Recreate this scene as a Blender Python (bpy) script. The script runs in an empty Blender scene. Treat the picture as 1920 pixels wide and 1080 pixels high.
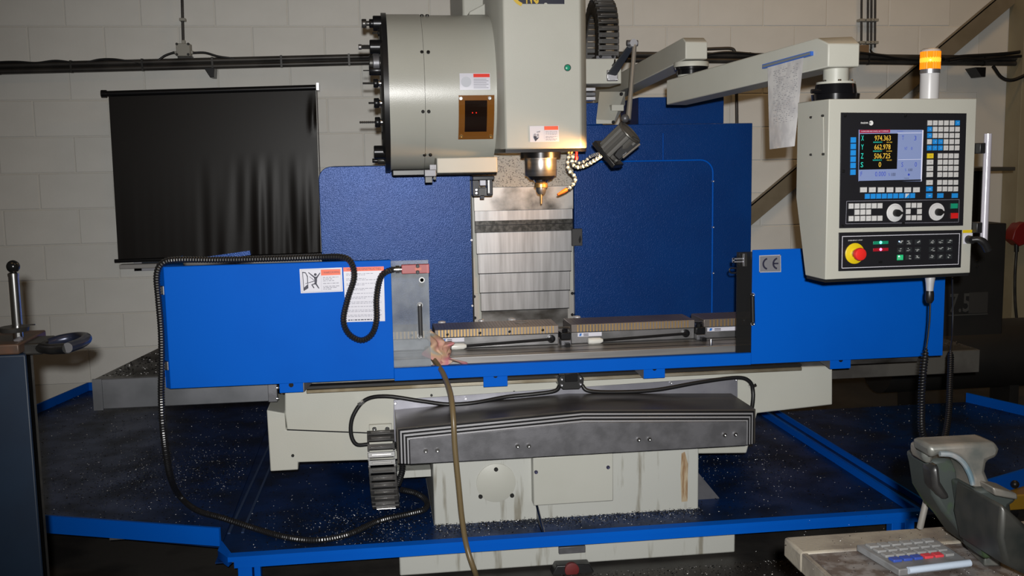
import bpy, math, random
from mathutils import Vector, Matrix
random.seed(7)
V = Vector
# ---------------------------------------------------------------- camera, world, lights
F = 1923.0; HC = 1.6
YAW, PIT, ROL = math.radians(7.66), math.radians(7.23), math.radians(0.99)
fw = V((math.sin(YAW)*math.cos(PIT), math.cos(YAW)*math.cos(PIT), -math.sin(PIT)))
r0 = V((math.cos(YAW), -math.sin(YAW), 0)); u0 = r0.cross(fw)
rt = math.cos(ROL)*r0 - math.sin(ROL)*u0
up = math.sin(ROL)*r0 + math.cos(ROL)*u0
CAM = V((0, 0, HC))
scn = bpy.context.scene; col = scn.collection
cd = bpy.data.cameras.new('camera'); cam = bpy.data.objects.new('camera', cd); col.objects.link(cam)
cd.sensor_width = 36; cd.lens = 36*F/1920; cd.clip_start = .05
m = Matrix((rt, up, -fw)).transposed().to_4x4(); m.translation = CAM
cam.matrix_world = m; scn.camera = cam
vs = scn.view_settings; vs.view_transform = 'Standard'; vs.look = 'None'; vs.gamma = 1; vs.exposure = 0.0; vs.use_curve_mapping = False
w = bpy.data.worlds.new('world'); scn.world = w; w.use_nodes = True
w.node_tree.nodes['Background'].inputs[0].default_value = (1, .86, .70, 1)
w.node_tree.nodes['Background'].inputs[1].default_value = .02
def lamp(name, kind, loc, target, energy, color, **k):
    l = bpy.data.lights.new(name, kind); l.energy = energy; l.color = color
    for a, b in k.items(): setattr(l, a, b)
    o = bpy.data.objects.new(name, l); col.objects.link(o); o.location = loc
    o.rotation_euler = (V(target)-V(loc)).to_track_quat('-Z', 'Y').to_euler(); return o
# the photographer's flash: just above and behind the lens
lamp('camera_flash', 'SPOT', CAM+V((0, -.12, .09)), (.70, 4.0, 1.48), 660, (1, .99, .965), spot_size=math.radians(80), spot_blend=1.0, shadow_soft_size=.022)
# warm workshop luminaires under the roof
for lx, ly, le in ((3.3, 4.9, 20), (-1.2, 1.5, 8), (2.2, 1.0, 14)):
    lamp('roof_lamp', 'AREA', (lx, ly, 4.6), (lx, ly, 0), le, (1, .60, .25), shape='RECTANGLE', size=1.6, size_y=.4)

def ray(px, py): return fw + rt*((px-960)/F) - up*((py-540)/F)
def A(px, py, Y):
    d = ray(px, py); return CAM + d*(Y/d.y)
def Zp(px, py, z):
    d = ray(px, py); return CAM + d*((z-HC)/d.z)
def onpl(px, py, p0, n):
    d = ray(px, py); return CAM + d*((p0-CAM).dot(n)/d.dot(n))

# ---------------------------------------------------------------- materials
MATS = {}
def mat(name, c, rough=.5, metal=0, c2=None, scale=20, stretch=(1,1,1), bump=0, bscale=200, lo=.4, hi=.6, emit=None, es=1, coat=0, spec=.5, detail=4, trans=0, alpha=1, rough2=None):
    if name in MATS: return MATS[name]
    M = bpy.data.materials.new(name); M.use_nodes = True; nt = M.node_tree; b = nt.nodes['Principled BSDF']
    b.inputs['Base Color'].default_value = (*c, 1); b.inputs['Roughness'].default_value = rough; b.inputs['Metallic'].default_value = metal
    b.inputs['Specular IOR Level'].default_value = spec
    if coat: b.inputs['Coat Weight'].default_value = coat; b.inputs['Coat Roughness'].default_value = .1
    if trans: b.inputs['Transmission Weight'].default_value = trans
    if alpha < 1: b.inputs['Alpha'].default_value = alpha
    tc = nt.nodes.new('ShaderNodeTexCoord'); mp = nt.nodes.new('ShaderNodeMapping'); mp.inputs['Scale'].default_value = stretch
    nt.links.new(tc.outputs['Object'], mp.inputs['Vector'])
    if c2 is not None:
        n = nt.nodes.new('ShaderNodeTexNoise'); n.inputs['Scale'].default_value = scale; n.inputs['Detail'].default_value = detail
        r = nt.nodes.new('ShaderNodeValToRGB'); r.color_ramp.elements[0].position = lo; r.color_ramp.elements[1].position = hi
        r.color_ramp.elements[0].color = (*c2, 1); r.color_ramp.elements[1].color = (*c, 1)
        nt.links.new(mp.outputs[0], n.inputs['Vector']); nt.links.new(n.outputs['Fac'], r.inputs['Fac']); nt.links.new(r.outputs['Color'], b.inputs['Base Color'])
        if rough2 is not None:
            mr = nt.nodes.new('ShaderNodeMapRange'); mr.inputs['From Min'].default_value = lo; mr.inputs['From Max'].default_value = hi
            mr.inputs['To Min'].default_value = rough2; mr.inputs['To Max'].default_value = rough
            nt.links.new(n.outputs['Fac'], mr.inputs['Value']); nt.links.new(mr.outputs[0], b.inputs['Roughness'])
    if bump:
        n2 = nt.nodes.new('ShaderNodeTexNoise'); n2.inputs['Scale'].default_value = bscale; n2.inputs['Detail'].default_value = 2
        bp = nt.nodes.new('ShaderNodeBump'); bp.inputs['Strength'].default_value = bump; bp.inputs['Distance'].default_value = .002
        nt.links.new(mp.outputs[0], n2.inputs['Vector']); nt.links.new(n2.outputs['Fac'], bp.inputs['Height']); nt.links.new(bp.outputs['Normal'], b.inputs['Normal'])
    if emit:
        b.inputs['Emission Color'].default_value = (*emit, 1); b.inputs['Emission Strength'].default_value = es
    MATS[name] = M; return M
CREAM = mat('cream_paint', (.475,.475,.425), .45, c2=(.45,.45,.40), scale=3, bump=.12, bscale=260)
CREAMD = mat('cream_paint_dirty', (.47,.475,.44), .5, c2=(.25,.235,.19), scale=9, stretch=(3,3,.35), lo=.30, hi=.42, bump=.1, bscale=200, detail=6)
BLUE = mat('bright_blue_paint', (.001,.105,.56), .5, c2=(.001,.095,.52), scale=2, bump=.06, bscale=300, spec=.05)
NAVY = mat('navy_hammered_paint', (.003,.042,.20), .29, .16, c2=(.003,.037,.18), scale=4, bump=.5, bscale=240, spec=.26)
TRAYB = mat('tray_navy_paint', (.004,.026,.11), .36, c2=(.005,.013,.04), scale=5, lo=.35, hi=.6, bump=.15, bscale=60, rough2=.5, spec=.2)
STEEL = mat('brushed_steel', (.36,.355,.36), .42, .85, c2=(.24,.235,.235), scale=6, stretch=(8,8,.5), lo=.3, hi=.7)
STEELD = mat('oily_steel', (.20,.195,.19), .38, .8, c2=(.05,.045,.04), scale=5, stretch=(1,1,2), lo=.35, hi=.6)
GUN = mat('grey_cover_steel', (.17,.17,.185), .45, .55, c2=(.12,.12,.13), scale=14, bump=.1, bscale=300)
CHROME = mat('chrome', (.72,.72,.72), .2, 1)
SILVER = mat('satin_aluminium', (.62,.62,.66), .32, .9)
DRUMC = mat('cream_drum_paint', (.44,.44,.395), .30, c2=(.42,.42,.375), scale=3, bump=.16, bscale=330)
LITE = mat('bright_zinc', (.62,.62,.64), .35, .3)
BLACK = mat('black_plastic', (.012,.012,.013), .38)
RUBBER = mat('black_rubber', (.008,.008,.009), .42)
DARK = mat('dark_metal', (.045,.043,.04), .4, .5, c2=(.02,.02,.02), scale=10)
OXIDE = mat('black_oxide', (.02,.02,.022), .3, .6)
WHITE = mat('white_label', (.66,.66,.74), .3)
ORANGE = mat('orange_print', (.82,.10,.02), .4)
INK = mat('black_print', (.015,.015,.04), .5)
INKG = mat('grey_print', (.30,.30,.36), .5)
REDP = mat('red_plastic', (.62,.015,.015), .35)
YEL = mat('yellow_plastic', (.70,.52,.01), .35)
GREENP = mat('green_plastic', (.01,.28,.16), .3)
BRASS = mat('brass', (.62,.40,.16), .35, .8)

# ---------------------------------------------------------------- mesh helpers
def spl(pts, n=8, closed=False):
    P = [V(p) for p in pts]; out = []
    Q = [P[0]*2-P[1]] + P + [P[-1]*2-P[-2]]
    for i in range(1, len(Q)-2):
        a, b, c, d = Q[i-1:i+3]
        for k in range(n):
            t = k/n
            out.append(.5*((2*b)+(c-a)*t+(2*a-5*b+4*c-d)*t*t+(3*b-a-3*c+d)*t**3))
    out.append(P[-1]); return out
def resample(pts, step):
    out = [pts[0]]; acc = 0
    for a, b in zip(pts, pts[1:]):
        L = (b-a).length
        if L < 1e-9: continue
        s = step-acc
        while s <= L: out.append(a+(b-a)*(s/L)); s += step
        acc = (acc+L) % step
    return out
class MB:
    def __init__(s): s.v = []; s.f = []; s.mi = []; s.cur = 0
    def face(s, f): s.f.append(f); s.mi.append(s.cur)
    def prism(s, ring, off):
        ring = [V(p) for p in ring]; off = V(off); n = len(ring); b = len(s.v)
        s.v += ring + [p+off for p in ring]
        nrm = V((0,0,0))
        for i in range(n): nrm += ring[i].cross(ring[(i+1) % n])
        if nrm.dot(off) > 0:
            s.face(list(range(b+n-1, b-1, -1))); s.face(list(range(b+n, b+2*n)))
            for i in range(n): j = (i+1) % n; s.face([b+i, b+j, b+n+j, b+n+i])
        else:
            s.face(list(range(b, b+n))); s.face(list(range(b+2*n-1, b+n-1, -1)))
            for i in range(n): j = (i+1) % n; s.face([b+j, b+i, b+n+i, b+n+j])
        return s
    def loft(s, r1, r2):
        r1 = [V(p) for p in r1]; r2 = [V(p) for p in r2]; n = len(r1); b = len(s.v); s.v += r1+r2
        s.face(list(range(b, b+n))); s.face(list(range(b+2*n-1, b+n-1, -1)))
        for i in range(n): j = (i+1) % n; s.face([b+j, b+i, b+n+i, b+n+j])
        return s
    def box(s, x0, y0, z0, x1, y1, z1):
        return s.prism([(x0,y0,z0),(x1,y0,z0),(x1,y0,z1),(x0,y0,z1)], (0,y1-y0,0))
    def obox(s, c, a, b, d):
        c, a, b, d = V(c), V(a), V(b), V(d)
        return s.prism([c-a-b-d, c+a-b-d, c+a+b-d, c-a+b-d], 2*d)
    def lathe(s, o, ax, prof, n=20, ph=0):
        o, ax = V(o), V(ax).normalized(); t = V((0,0,1)) if abs(ax.z) < .9 else V((1,0,0))
        e1 = ax.cross(t).normalized(); e2 = ax.cross(e1); b = len(s.v)
        for (h, r) in prof:
            for k in range(n):
                a = 2*math.pi*k/n+ph; s.v.append(o+ax*h+(e1*math.cos(a)+e2*math.sin(a))*r)
        for i in range(len(prof)-1):
            for k in range(n):
                j = (k+1) % n; s.face([b+i*n+k, b+i*n+j, b+(i+1)*n+j, b+(i+1)*n+k])
        s.face(list(range(b+n-1, b-1, -1))); e = b+(len(prof)-1)*n; s.face(list(range(e, e+n)))
        return s
    def cyl(s, p0, p1, r0, r1=None, n=16):
        p0, p1 = V(p0), V(p1); return s.lathe(p0, p1-p0, [(0, r0), ((p1-p0).length, r0 if r1 is None else r1)], n)
    def sphere(s, c, r, n=14, ax=(0,0,1)):
        k = max(6, n//2); return s.lathe(c, ax, [(-r*math.cos(math.pi*(i+.03)/(k+.06)), r*math.sin(math.pi*(i+.03)/(k+.06))) for i in range(k+1)], n)
    def tube(s, pts, r, n=10, rf=None):
        P = [V(p) for p in pts]; b = len(s.v); e1 = None; N = len(P)
        for i, p in enumerate(P):
            t = (P[min(i+1, N-1)]-P[max(i-1, 0)]).normalized()
            if e1 is None:
                q = V((0,0,1)) if abs(t.z) < .9 else V((1,0,0)); e1 = t.cross(q).normalized()
            else:
                e1 = (e1-t*e1.dot(t)).normalized()
            e2 = t.cross(e1); rr = rf(i) if rf else r
            for k in range(n):
                a = 2*math.pi*k/n; s.v.append(p+(e1*math.cos(a)+e2*math.sin(a))*rr)
        for i in range(N-1):
            for k in range(n):
                j = (k+1) % n; s.face([b+i*n+k, b+i*n+j, b+(i+1)*n+j, b+(i+1)*n+k])
        s.face(list(range(b+n-1, b-1, -1))); e = b+(N-1)*n; s.face(list(range(e, e+n)))
        return s
    def sweep(s, pts, prof, ups):   # profile (a,b) along side/up axes
        P = [V(p) for p in pts]; b = len(s.v); N = len(P); n = len(prof)
        for i, p in enumerate(P):
            t = (P[min(i+1, N-1)]-P[max(i-1, 0)]).normalized(); sd = t.cross(V(ups)).normalized(); uu = sd.cross(t)
            for (x, y) in prof: s.v.append(p+sd*x+uu*y)
        for i in range(N-1):
            for k in range(n): j = (k+1) % n; s.face([b+i*n+k, b+i*n+j, b+(i+1)*n+j, b+(i+1)*n+k])
        s.face(list(range(b+n-1, b-1, -1))); e = b+(N-1)*n; s.face(list(range(e, e+n)))
        return s
    def pbox(s, x0, y0, x1, y1, Y, d):
        xm, ym = (x0+x1)/2, (y0+y1)/2
        return s.box(A(x0,ym,Y).x, Y, A(xm,y1,Y).z, A(x1,ym,Y).x, Y+d, A(xm,y0,Y).z)
    def ppoly(s, pts, Y, d): return s.prism([A(x,y,Y) for x, y in pts], (0,d,0))
    def build(s, name, mats, parent=None, bevel=0, smooth=40, label=None, cat=None, group=None, kind=None):
        me = bpy.data.meshes.new(name); o = bpy.data.objects.new(name, me); col.objects.link(o)
        vs_ = s.v
        if parent is not None:
            root = parent
            while root.parent is not None: root = root.parent
            inv = WM[root.name].inverted(); vs_ = [inv @ p for p in vs_]; o.parent = parent
        else:
            xs = [p.x for p in vs_]; ys = [p.y for p in vs_]; zs = [p.z for p in vs_]
            o.location = V(((min(xs)+max(xs))/2, (min(ys)+max(ys))/2, min(zs))); vs_ = [p-o.location for p in vs_]
            WM[o.name] = Matrix.Translation(o.location)
        me.from_pydata([tuple(p) for p in vs_], [], s.f)
        if not isinstance(mats, (list, tuple)): mats = [mats]
        for q in mats: me.materials.append(q)
        if len(mats) > 1: me.polygons.foreach_set('material_index', s.mi)
        if smooth:
            me.shade_smooth(); me.set_sharp_from_angle(angle=math.radians(smooth))
        if bevel:
            b = o.modifiers.new('bevel', 'BEVEL'); b.width = bevel; b.segments = 2; b.limit_method = 'ANGLE'; b.angle_limit = math.radians(50)
        me.update()
        if label: o['label'] = label
        if cat: o['category'] = cat
        if group: o['group'] = group
        if kind: o['kind'] = kind
        return o
WM = {}
def thing(name, label, cat, loc, group=None, rot=0):
    o = bpy.data.objects.new(name, None); col.objects.link(o); o.location = loc; o.rotation_euler = (0,0,rot); o.empty_display_size = .05
    o['label'] = label; o['category'] = cat
    if group: o['group'] = group
    WM[o.name] = Matrix.Translation(V(loc)) @ Matrix.Rotation(rot, 4, 'Z'); return o
BOLT = {}
def bolts(parent, pts, r=.008, normal=(0,-1,0), mt=None, name='bolt', h=.006):
    mt = mt or SILVER; key = (round(r, 4), mt.name, h)
    if key not in BOLT:
        me = bpy.data.meshes.new('bolt'); b = MB(); b.lathe((0,0,0), (0,0,1), [(-h*.5, r), (h*.7, r), (h, r*.82), (h, r*.5), (h*.4, r*.48)], 12)
        me.from_pydata([tuple(p) for p in b.v], [], b.f); me.materials.append(mt); me.shade_smooth(); me.set_sharp_from_angle(angle=.7); BOLT[key] = me
    root = parent
    while root.parent is not None: root = root.parent
    inv = WM[root.name].inverted()
    for p in pts:
        o = bpy.data.objects.new(name, BOLT[key]); col.objects.link(o); o.parent = parent
        o.location = inv @ V(p); o.rotation_euler = (inv.to_3x3() @ V(normal)).to_track_quat('Z', 'Y').to_euler()
def text(s, c, eu, ev, h, mt, parent, wd=None, name='lettering', d=.0008, bold=0):
    cu = bpy.data.curves.new('t', 'FONT'); cu.body = s; cu.offset = bold; cu.resolution_u = 2
    o = bpy.data.objects.new('t', cu); col.objects.link(o); bpy.context.view_layer.update()
    me = bpy.data.meshes.new_from_object(o.evaluated_get(bpy.context.evaluated_depsgraph_get())); bpy.data.objects.remove(o)
    xs = [v.co.x for v in me.vertices]; ys = [v.co.y for v in me.vertices]
    sy = h/(max(ys)-min(ys)); sx = sy if wd is None else wd/(max(xs)-min(xs))
    cx, cy = (min(xs)+max(xs))/2, (min(ys)+max(ys))/2; c, eu, ev = V(c), V(eu), V(ev); nn = eu.cross(ev)
    b = MB(); b.v = [c+eu*((v.co.x-cx)*sx)+ev*((v.co.y-cy)*sy)+nn*d for v in me.vertices]
    for p in me.polygons: b.face(list(p.vertices))
    bpy.data.meshes.remove(me); return b.build(name, mt, parent, smooth=0)
EX, EZ = V((1,0,0)), V((0,0,1))

# ================================================================ setting
WY = 6.8
WALLM = mat('painted_blockwork', (.76,.755,.72), .75, c2=(.71,.705,.67), scale=2.5, bump=.25, bscale=70)
WALLJ = mat('painted_mortar', (.66,.65,.61), .85, bump=.2, bscale=90)
fl = MB().box(-6, -3, -.1, 8, WY+.2, 0).build('floor', mat('oily_concrete', (.055,.05,.045), .5, c2=(.025,.023,.022), scale=3, bump=.3, bscale=40), kind='structure')
wb = MB().box(-6, WY+.004, 0, 8, WY+.25, 4.6).build('wall_back', WALLJ, kind='structure')
BL, BH = .45, .225
zc = A(120, 188, WY).z; xc = A(197, 100, WY).x
zr0 = zc-BH*math.floor(zc/BH)
bmesh_ = MB().box(-BL/2+.003, 0, -BH/2+.003, BL/2-.003, .05, BH/2-.003)
bme = bpy.data.meshes.new('block'); bme.from_pydata([tuple(p) for p in bmesh_.v], [], bmesh_.f); bme.materials.append(WALLM)
for r in range(-1, 13):
    zz = zr0+r*BH+BH/2
    if zz < .1: continue
    for c in range(-6, 13):
        o = bpy.data.objects.new('block', bme); col.objects.link(o); o.parent = wb
        x = xc+c*BL+(BL/2 if (r+round((zc-zr0)/BH)) % 2 else 0)
        o.location = V((x, WY+random.uniform(-.0015, .001), zz))-wb.location
        md = o.modifiers.new('bevel', 'BEVEL'); md.width = .004; md.segments = 1
# window behind the blind
wn = MB()
a, b_ = A(232, 190, WY), A(590, 498, WY)
wn.box(a.x, WY-.012, b_.z, b_.x, WY+.0, b_.z+.05); wn.box(a.x, WY-.012, a.z-.05, b_.x, WY, a.z); wn.box(a.x, WY-.012, b_.z, a.x+.05, WY, a.z); wn.box(b_.x-.05, WY-.012, b_.z, b_.x, WY, a.z)
win = wn.build('window_1', mat('grey_window_frame', (.42,.42,.46), .5), kind='structure', bevel=.003)
MB().box(a.x+.05, WY-.006, b_.z+.05, b_.x-.05, WY-.002, a.z-.05).build('pane', mat('window_pane', (.05,.06,.08), .1), win)
p = A(224, 498, WY-.06)
MB().box(p.x, WY-.07, A(400,499,WY-.06).z, A(600,495,WY-.06).x, WY, A(400,491,WY-.06).z).build('window_sill', mat('sill', (.42,.40,.38), .5), win, bevel=.004)
# steel column and brace on the right of the wall
SC = mat('beige_steel_paint', (.34,.30,.20), .5, c2=(.30,.26,.17), scale=3)
sc = thing('steel_column', 'beige painted steel building column at the right edge against the wall', 'column', (A(1885,400,6.7).x, 6.7, 0))
x0 = A(1881, 300, 6.795).x
MB().box(x0, 6.62, 0, x0+.16, 6.635, 4.5).build('flange', SC, sc, bevel=.002); MB().box(x0, 6.635, 0, x0+.012, 6.796, 4.5).build('web', SC, sc)
n = V((0,-1,0)); q0, q1 = A(1900,-10,6.74), A(1395,415,6.74); dr = (q1-q0).normalized(); sd = dr.cross(V((0,1,0)))*.055
br = thing('wall_brace', 'diagonal beige steel brace bolted across the wall behind the control panel', 'brace', (q1.x, 6.74, q1.z))
q1e = q1+dr*.9
MB().prism([q0-sd, q0+sd, q1e+sd, q1e-sd], (0,.008,0)).build('web_plate', mat('brace_paint', (.22,.185,.13), .5, c2=(.18,.15,.10), scale=5), br)
MB().prism([q0-sd, q0-sd*.86, q1e-sd*.86, q1e-sd], (0,.055,0)).build('flange', MATS['brace_paint'], br)

# ================================================================ wall fittings
PIPE = mat('dark_conduit', (.06,.055,.05), .45, .3, c2=(.035,.032,.03), scale=6)
def rail(pa, pb, label):
    a, b = A(*pa, 6.7), A(*pb, 6.7); t = thing('cable_rail', label, 'cable rail', (a.x, 6.7, a.z-.05), 'cable rails on the wall')
    e = (b-a).normalized(); u_ = V((-e.z, 0, e.x))
    for k, rr in ((.017, .017), (-.018, .017)): MB().tube([a+u_*k, b+u_*k], rr, 12).build('pipe', PIPE, t)
    MB().prism([a+u_*.035, b+u_*.035, b-u_*.035, a-u_*.035], (0,.012,0)).build('back_strip', DARK, t)
    L = (b-a).length; k = .3
    while k < L:
        c = a+e*k; MB().obox(c+V((0,-.004,0)), e*.006, u_*.037, V((0,.016,0))).build('clip', DARK, t); k += .42
    return a, b, e, u_
ra = rail((-240, 134.5), (735, 110), 'dark twin-pipe cable rail on the wall above the black blind')
rb = rail((1090, 106), (1905, 114), 'dark twin-pipe cable rail on the wall behind the control arm')
def bracket(px, py, label):
    MB().ppoly([(px-13,py-8),(px+7,py-8),(px+6,py+10),(px-1,py+10)], 6.66, .13).build('wall_bracket', OXIDE, label=label, cat='bracket', group='brackets under the cable rails', bevel=.002)
bracket(395, 135, 'small black bracket under the cable rail above the blind'); bracket(1842, 134, 'small black bracket under the cable rail right of the amber beacon')
def cable(pts, r, label, mt=None, name='cable', group=None, n=6, cat='cable'):
    return MB().tube(spl(pts, n), r, 8).build(name, mt or RUBBER, label=label, cat=cat, group=group, smooth=60)
def wav(x0, x1, ys, Y): return [A(x0+(x1-x0)*i/(len(ys)-1), y, Y) for i, y in enumerate(ys)]
cable(wav(-40, 140, [122,117,116,118,114,118], 6.69), .007, 'black cable lying on the wall rail at the far left')
cable(wav(160, 260, [118,112,111,114,118], 6.69), .007, 'black cable bowing up on the wall rail left of the junction box')
cable([A(297,113,6.69),A(310,104,6.69),A(327,98,6.69)], .007, 'short cable from the left gland of the junction box down to the rail')
cable([A(362,99,6.69),A(385,99,6.69),A(410,106,6.69),A(440,110,6.69)], .007, 'short cable from the right gland of the junction box down to the rail')
cable(wav(1320, 1480, [103,98,100,104,107], 6.68), .008, 'black cable on the rail behind the pendant arm')
cable(wav(1612, 1790, [99,103,109,112,110,108], 6.67), .009, 'black cable looping along the rail left of the amber beacon')
cable(wav(1770, 1935, [111,106,104,102,99,93], 6.66), .012, 'thick black cable rising along the rail at the right edge')
cable(wav(1780, 1935, [114,110,112,108,106,104], 6.64), .010, 'lower black cable bundled on the rail at the right edge')
cable([A(1862,124,6.64),A(1878,145,6.64),A(1900,150,6.62),A(1935,135,6.6)], .012, 'black cable sagging below the rail at the right edge')
jb = thing('junction_box', 'small grey junction box with a vertical conduit above the blind', 'junction box', A(343,108,6.74))
JG = mat('grey_box_plastic', (.33,.32,.28), .5)
MB().pbox(330, 81, 356, 105, 6.70, .09).build('box_body', JG, jb, bevel=.004)
bolts(jb, [A(x,y,6.70) for x in (331.5,353) for y in (82.5,102)], .008, mt=DARK, name='screw')
for x0, y0, x1, y1 in ((340,75,347,82),(324,96,331,101),(355,95,362,101)): MB().pbox(x0,y0,x1,y1,6.73,.03).build('cable_gland', JG, jb, bevel=.003)
MB().pbox(333,105,360,111,6.73,.06).build('mount_foot', DARK, jb)
def conduit(x0, x1, ytop, ybot, label, r=.009, clips=(37,)):
    t = thing('conduit', label, 'conduit', A(x1, ybot, 6.76), 'vertical conduits on the wall')
    MB().tube([A(x0-(x1-x0)*.6, ytop-60, 6.76), A(x0,ytop,6.76), A(x1,ybot,6.76)], r, 10).build('pipe', PIPE, t)
    for c in clips:
        cx = x0+(x1-x0)*c/ybot; q = A(cx, c, 6.76); MB().box(q.x-.018, 6.74, q.z-.009, q.x+.018, 6.799, q.z+.009).build('clip', JG, t, bevel=.003)
conduit(341.5, 343.5, 0, 77, 'thin dark conduit running up the wall from the grey junction box')
for i, (x, yb, nm) in enumerate(((1615.5, 82, 'leftmost of the four'), (1627.5, 84, 'second of the four'), (1634, 90, 'third of the four'), (1641, 89, 'rightmost of the four'))):
    conduit(x, x-.5, 0, yb, nm+' dark conduits running up the wall above the pendant arm', .0075, (38, 80))
MB().pbox(1613, 84, 1630, 99, 6.70, .09).build('cable_duct_box', mat('brown_box', (.20,.13,.07), .6), label='small brown box under the four conduits', cat='box', bevel=.003)
cable([A(1634,88,6.72),A(1633,95,6.72),A(1640,101,6.70),A(1665,104,6.69)], .007, 'black cable leaving the conduits down to the rail')
MB().tube(spl([A(1325,92,6.74),A(1350,91,6.74),A(1370,91,6.74),A(1377,96,6.74),A(1379,110,6.74),A(1381,180,6.74),A(1382,260,6.74)], 6), .011, 10).build('bent_pipe', PIPE, label='dark pipe bent down the wall behind the pendant arm', cat='pipe')
# roller blind
bl = thing('roller_blind', 'black roller blind pulled down over the window on the left', 'blind', A(400,497,6.7))
BLM = mat('black_blind_fabric', (.009,.007,.006), .40, spec=.22)
MB().tube([A(198,176,6.66), A(592,164,6.66)], .018, 14).build('roller', OXIDE, bl)
MB().tube([A(190,176,6.66), A(200,176,6.66)], .024, 14).build('roller_end', OXIDE, bl)
q = A(594,163,6.66); MB().box(q.x, 6.62, q.z-.022, q.x+.014, 6.79, q.z+.022).build('bracket', SILVER, bl)
b = MB(); NX, NY = 90, 40
tl, tr, bl_, br_ = (203,172),(592,165),(222,491),(602,478)
for layer in (0, 1):
    for j in range(NY+1):
        for i in range(NX+1):
            s_, t_ = i/NX, j/NY
            px = (tl[0]*(1-s_)+tr[0]*s_)*(1-t_)+(bl_[0]*(1-s_)+br_[0]*s_)*t_; py = (tl[1]*(1-s_)+tr[1]*s_)*(1-t_)+(bl_[1]*(1-s_)+br_[1]*s_)*t_
            amp = max(0, t_-.38)/.62*(.04+.96*min(1, max(0, s_-.35)/.4))
            wv = math.sin(s_*62+3*math.sin(s_*9+t_*1.4))*.5+math.sin(s_*118+2*t_+4*math.sin(s_*5))*.28+math.sin(s_*31-2.2*t_)*.5
            fold = .016*math.exp(-((s_-.955-.03*(1-t_))/.012)**2)*(1 if t_ < .4 else .4)*max(0,1-abs(t_-.16)/.12)
            b.v.append(A(px, py, 6.665-.011*amp*wv-.012*math.sin(t_*math.pi)-fold+layer*.002))
W_ = NX+1; o2 = W_*(NY+1)
for j in range(NY):
    for i in range(NX):
        k = j*W_+i; b.face([k+W_, k+W_+1, k+1, k]); b.face([o2+k, o2+k+1, o2+k+W_+1, o2+k+W_])
b.build('blind_fabric', BLM, bl, smooth=180)
MB().tube([A(215,489.5,6.66), A(604,476,6.66)], .012, 10).build('bottom_bar', OXIDE, bl)
MB().tube([A(594,168,6.64), A(600,330,6.64)], .004, 6).build('pull_cord', SILVER, bl)
# red socket at the right edge
so = thing('wall_socket', 'red industrial plug socket hanging on the wall at the right edge', 'socket', A(1908,470,6.6))
MB().ppoly([(1912,420),(1925,416),(1930,455),(1912,462),(1898,450),(1903,432)], 6.55, .1).build('socket_body', mat('dark_red_plastic', (.20,.012,.012), .4), so, bevel=.006)
MB().tube([A(1906,455,6.58), A(1906,472,6.58)], .016, 10).build('cable_gland', BLACK, so)
cable([A(1906,470,6.6),A(1903,520,6.6),A(1904,575,6.6),A(1911,612,6.6),A(1930,602,6.6)], .010, 'dark cable drooping below the red wall socket', DARK)

# ================================================================ machining centre: base, trays
mb_ = thing('machine_bed', 'dirty cream cast base of the milling machine on the floor', 'machine base', (.72, 4.7, 0))
MB().box(.057, 3.80, .012, 1.397, 5.9, .160).build('plinth', CREAMD, mb_, bevel=.006)
MB().box(.20, 3.895, .155, 1.275, 4.95, .46).build('pedestal', CREAMD, mb_, bevel=.006)
MB().lathe(A(930,905,3.895), (0,-1,0), [(0,.078),(.004,.078),(.005,.076)], 40).build('round_cover', CREAM, mb_)
bolts(mb_, [A(930,880,3.89), A(901,931,3.89), A(960,929,3.89)], .0085, mt=DARK)
rc = MB(); rc.pbox(1000, 854, 1150, 944, 3.84, .056); rc.build('cover_box', CREAM, mb_, bevel=.004)
bolts(mb_, [A(1005,885,3.84), A(1140,876,3.84)], .0075, mt=mat('blued_steel', (.12,.12,.2), .3, .8))
RUST = mat('rust_stain', (.26,.15,.07), .8, c2=(.45,.36,.24), scale=12, stretch=(6,6,1))
MB().ppoly([(1278,850),(1284,847),(1290,870),(1289,940),(1278,941),(1276,890)], 3.8945, .003).build('rust_run', RUST, mb_)
MB().pbox(1048, 1025, 1098, 1038, 3.785, .016).build('floor_bracket', GUN, mb_, bevel=.002)
MB().ppoly([(1035,1078),(1044,1061),(1106,1058),(1115,1074),(1112,1100),(1036,1100)], 3.74, .055).build('levelling_pad', BLACK, mb_, bevel=.004)
q = A(1072,1068,3.735); MB().lathe(q, (0,-1,0), [(-.01,.028),(.006,.028),(.008,.022)], 20).build('levelling_nut', mat('dull_dark_red', (.14,.012,.012), .6), mb_)

def tray_chips(name, label, area, n, zf, size=(.002,.006), pile=None):
    b = MB()
    for i in range(n):
        p = area()
        if p is None: continue
        bright = random.random() < .17; s_ = random.uniform(*size)*(.68 if bright else 1); z = zf(p)+abs(random.gauss(0, .003))
        c = V((p[0], p[1], z+.002)); pts = []
        for k in range(4):
            pts.append(c+V((random.uniform(-1,1)*s_, random.uniform(-1,1)*s_, random.uniform(-.35,.5)*s_)))
        k = len(b.v); b.v += pts; b.cur = 1 if bright else 0
        for f in ((0,1,2),(0,2,3),(0,3,1),(1,3,2)): b.face([k+j for j in f])
    return b.build(name, [mat('chip_dark', (.02,.02,.022), .35, .7), mat('chip_glint', (.95,.95,.95), .3, .2)], label=label, cat='metal chips', kind='stuff', smooth=0)  # the near-white chips paint in the sparkle of facets catching the flash
TZ = .17
tr_ = thing('chip_tray', 'blue steel chip tray on legs around the machine base, full of metal chips', 'chip tray', (.8, 4.6, 0))
MB().box(-.605, 3.66, TZ-.004, .198, 5.9, TZ).build('floor_panel', TRAYB, tr_)
MB().box(.198, 3.66, TZ-.004, 1.278, 3.896, TZ).build('floor_panel', TRAYB, tr_)
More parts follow.
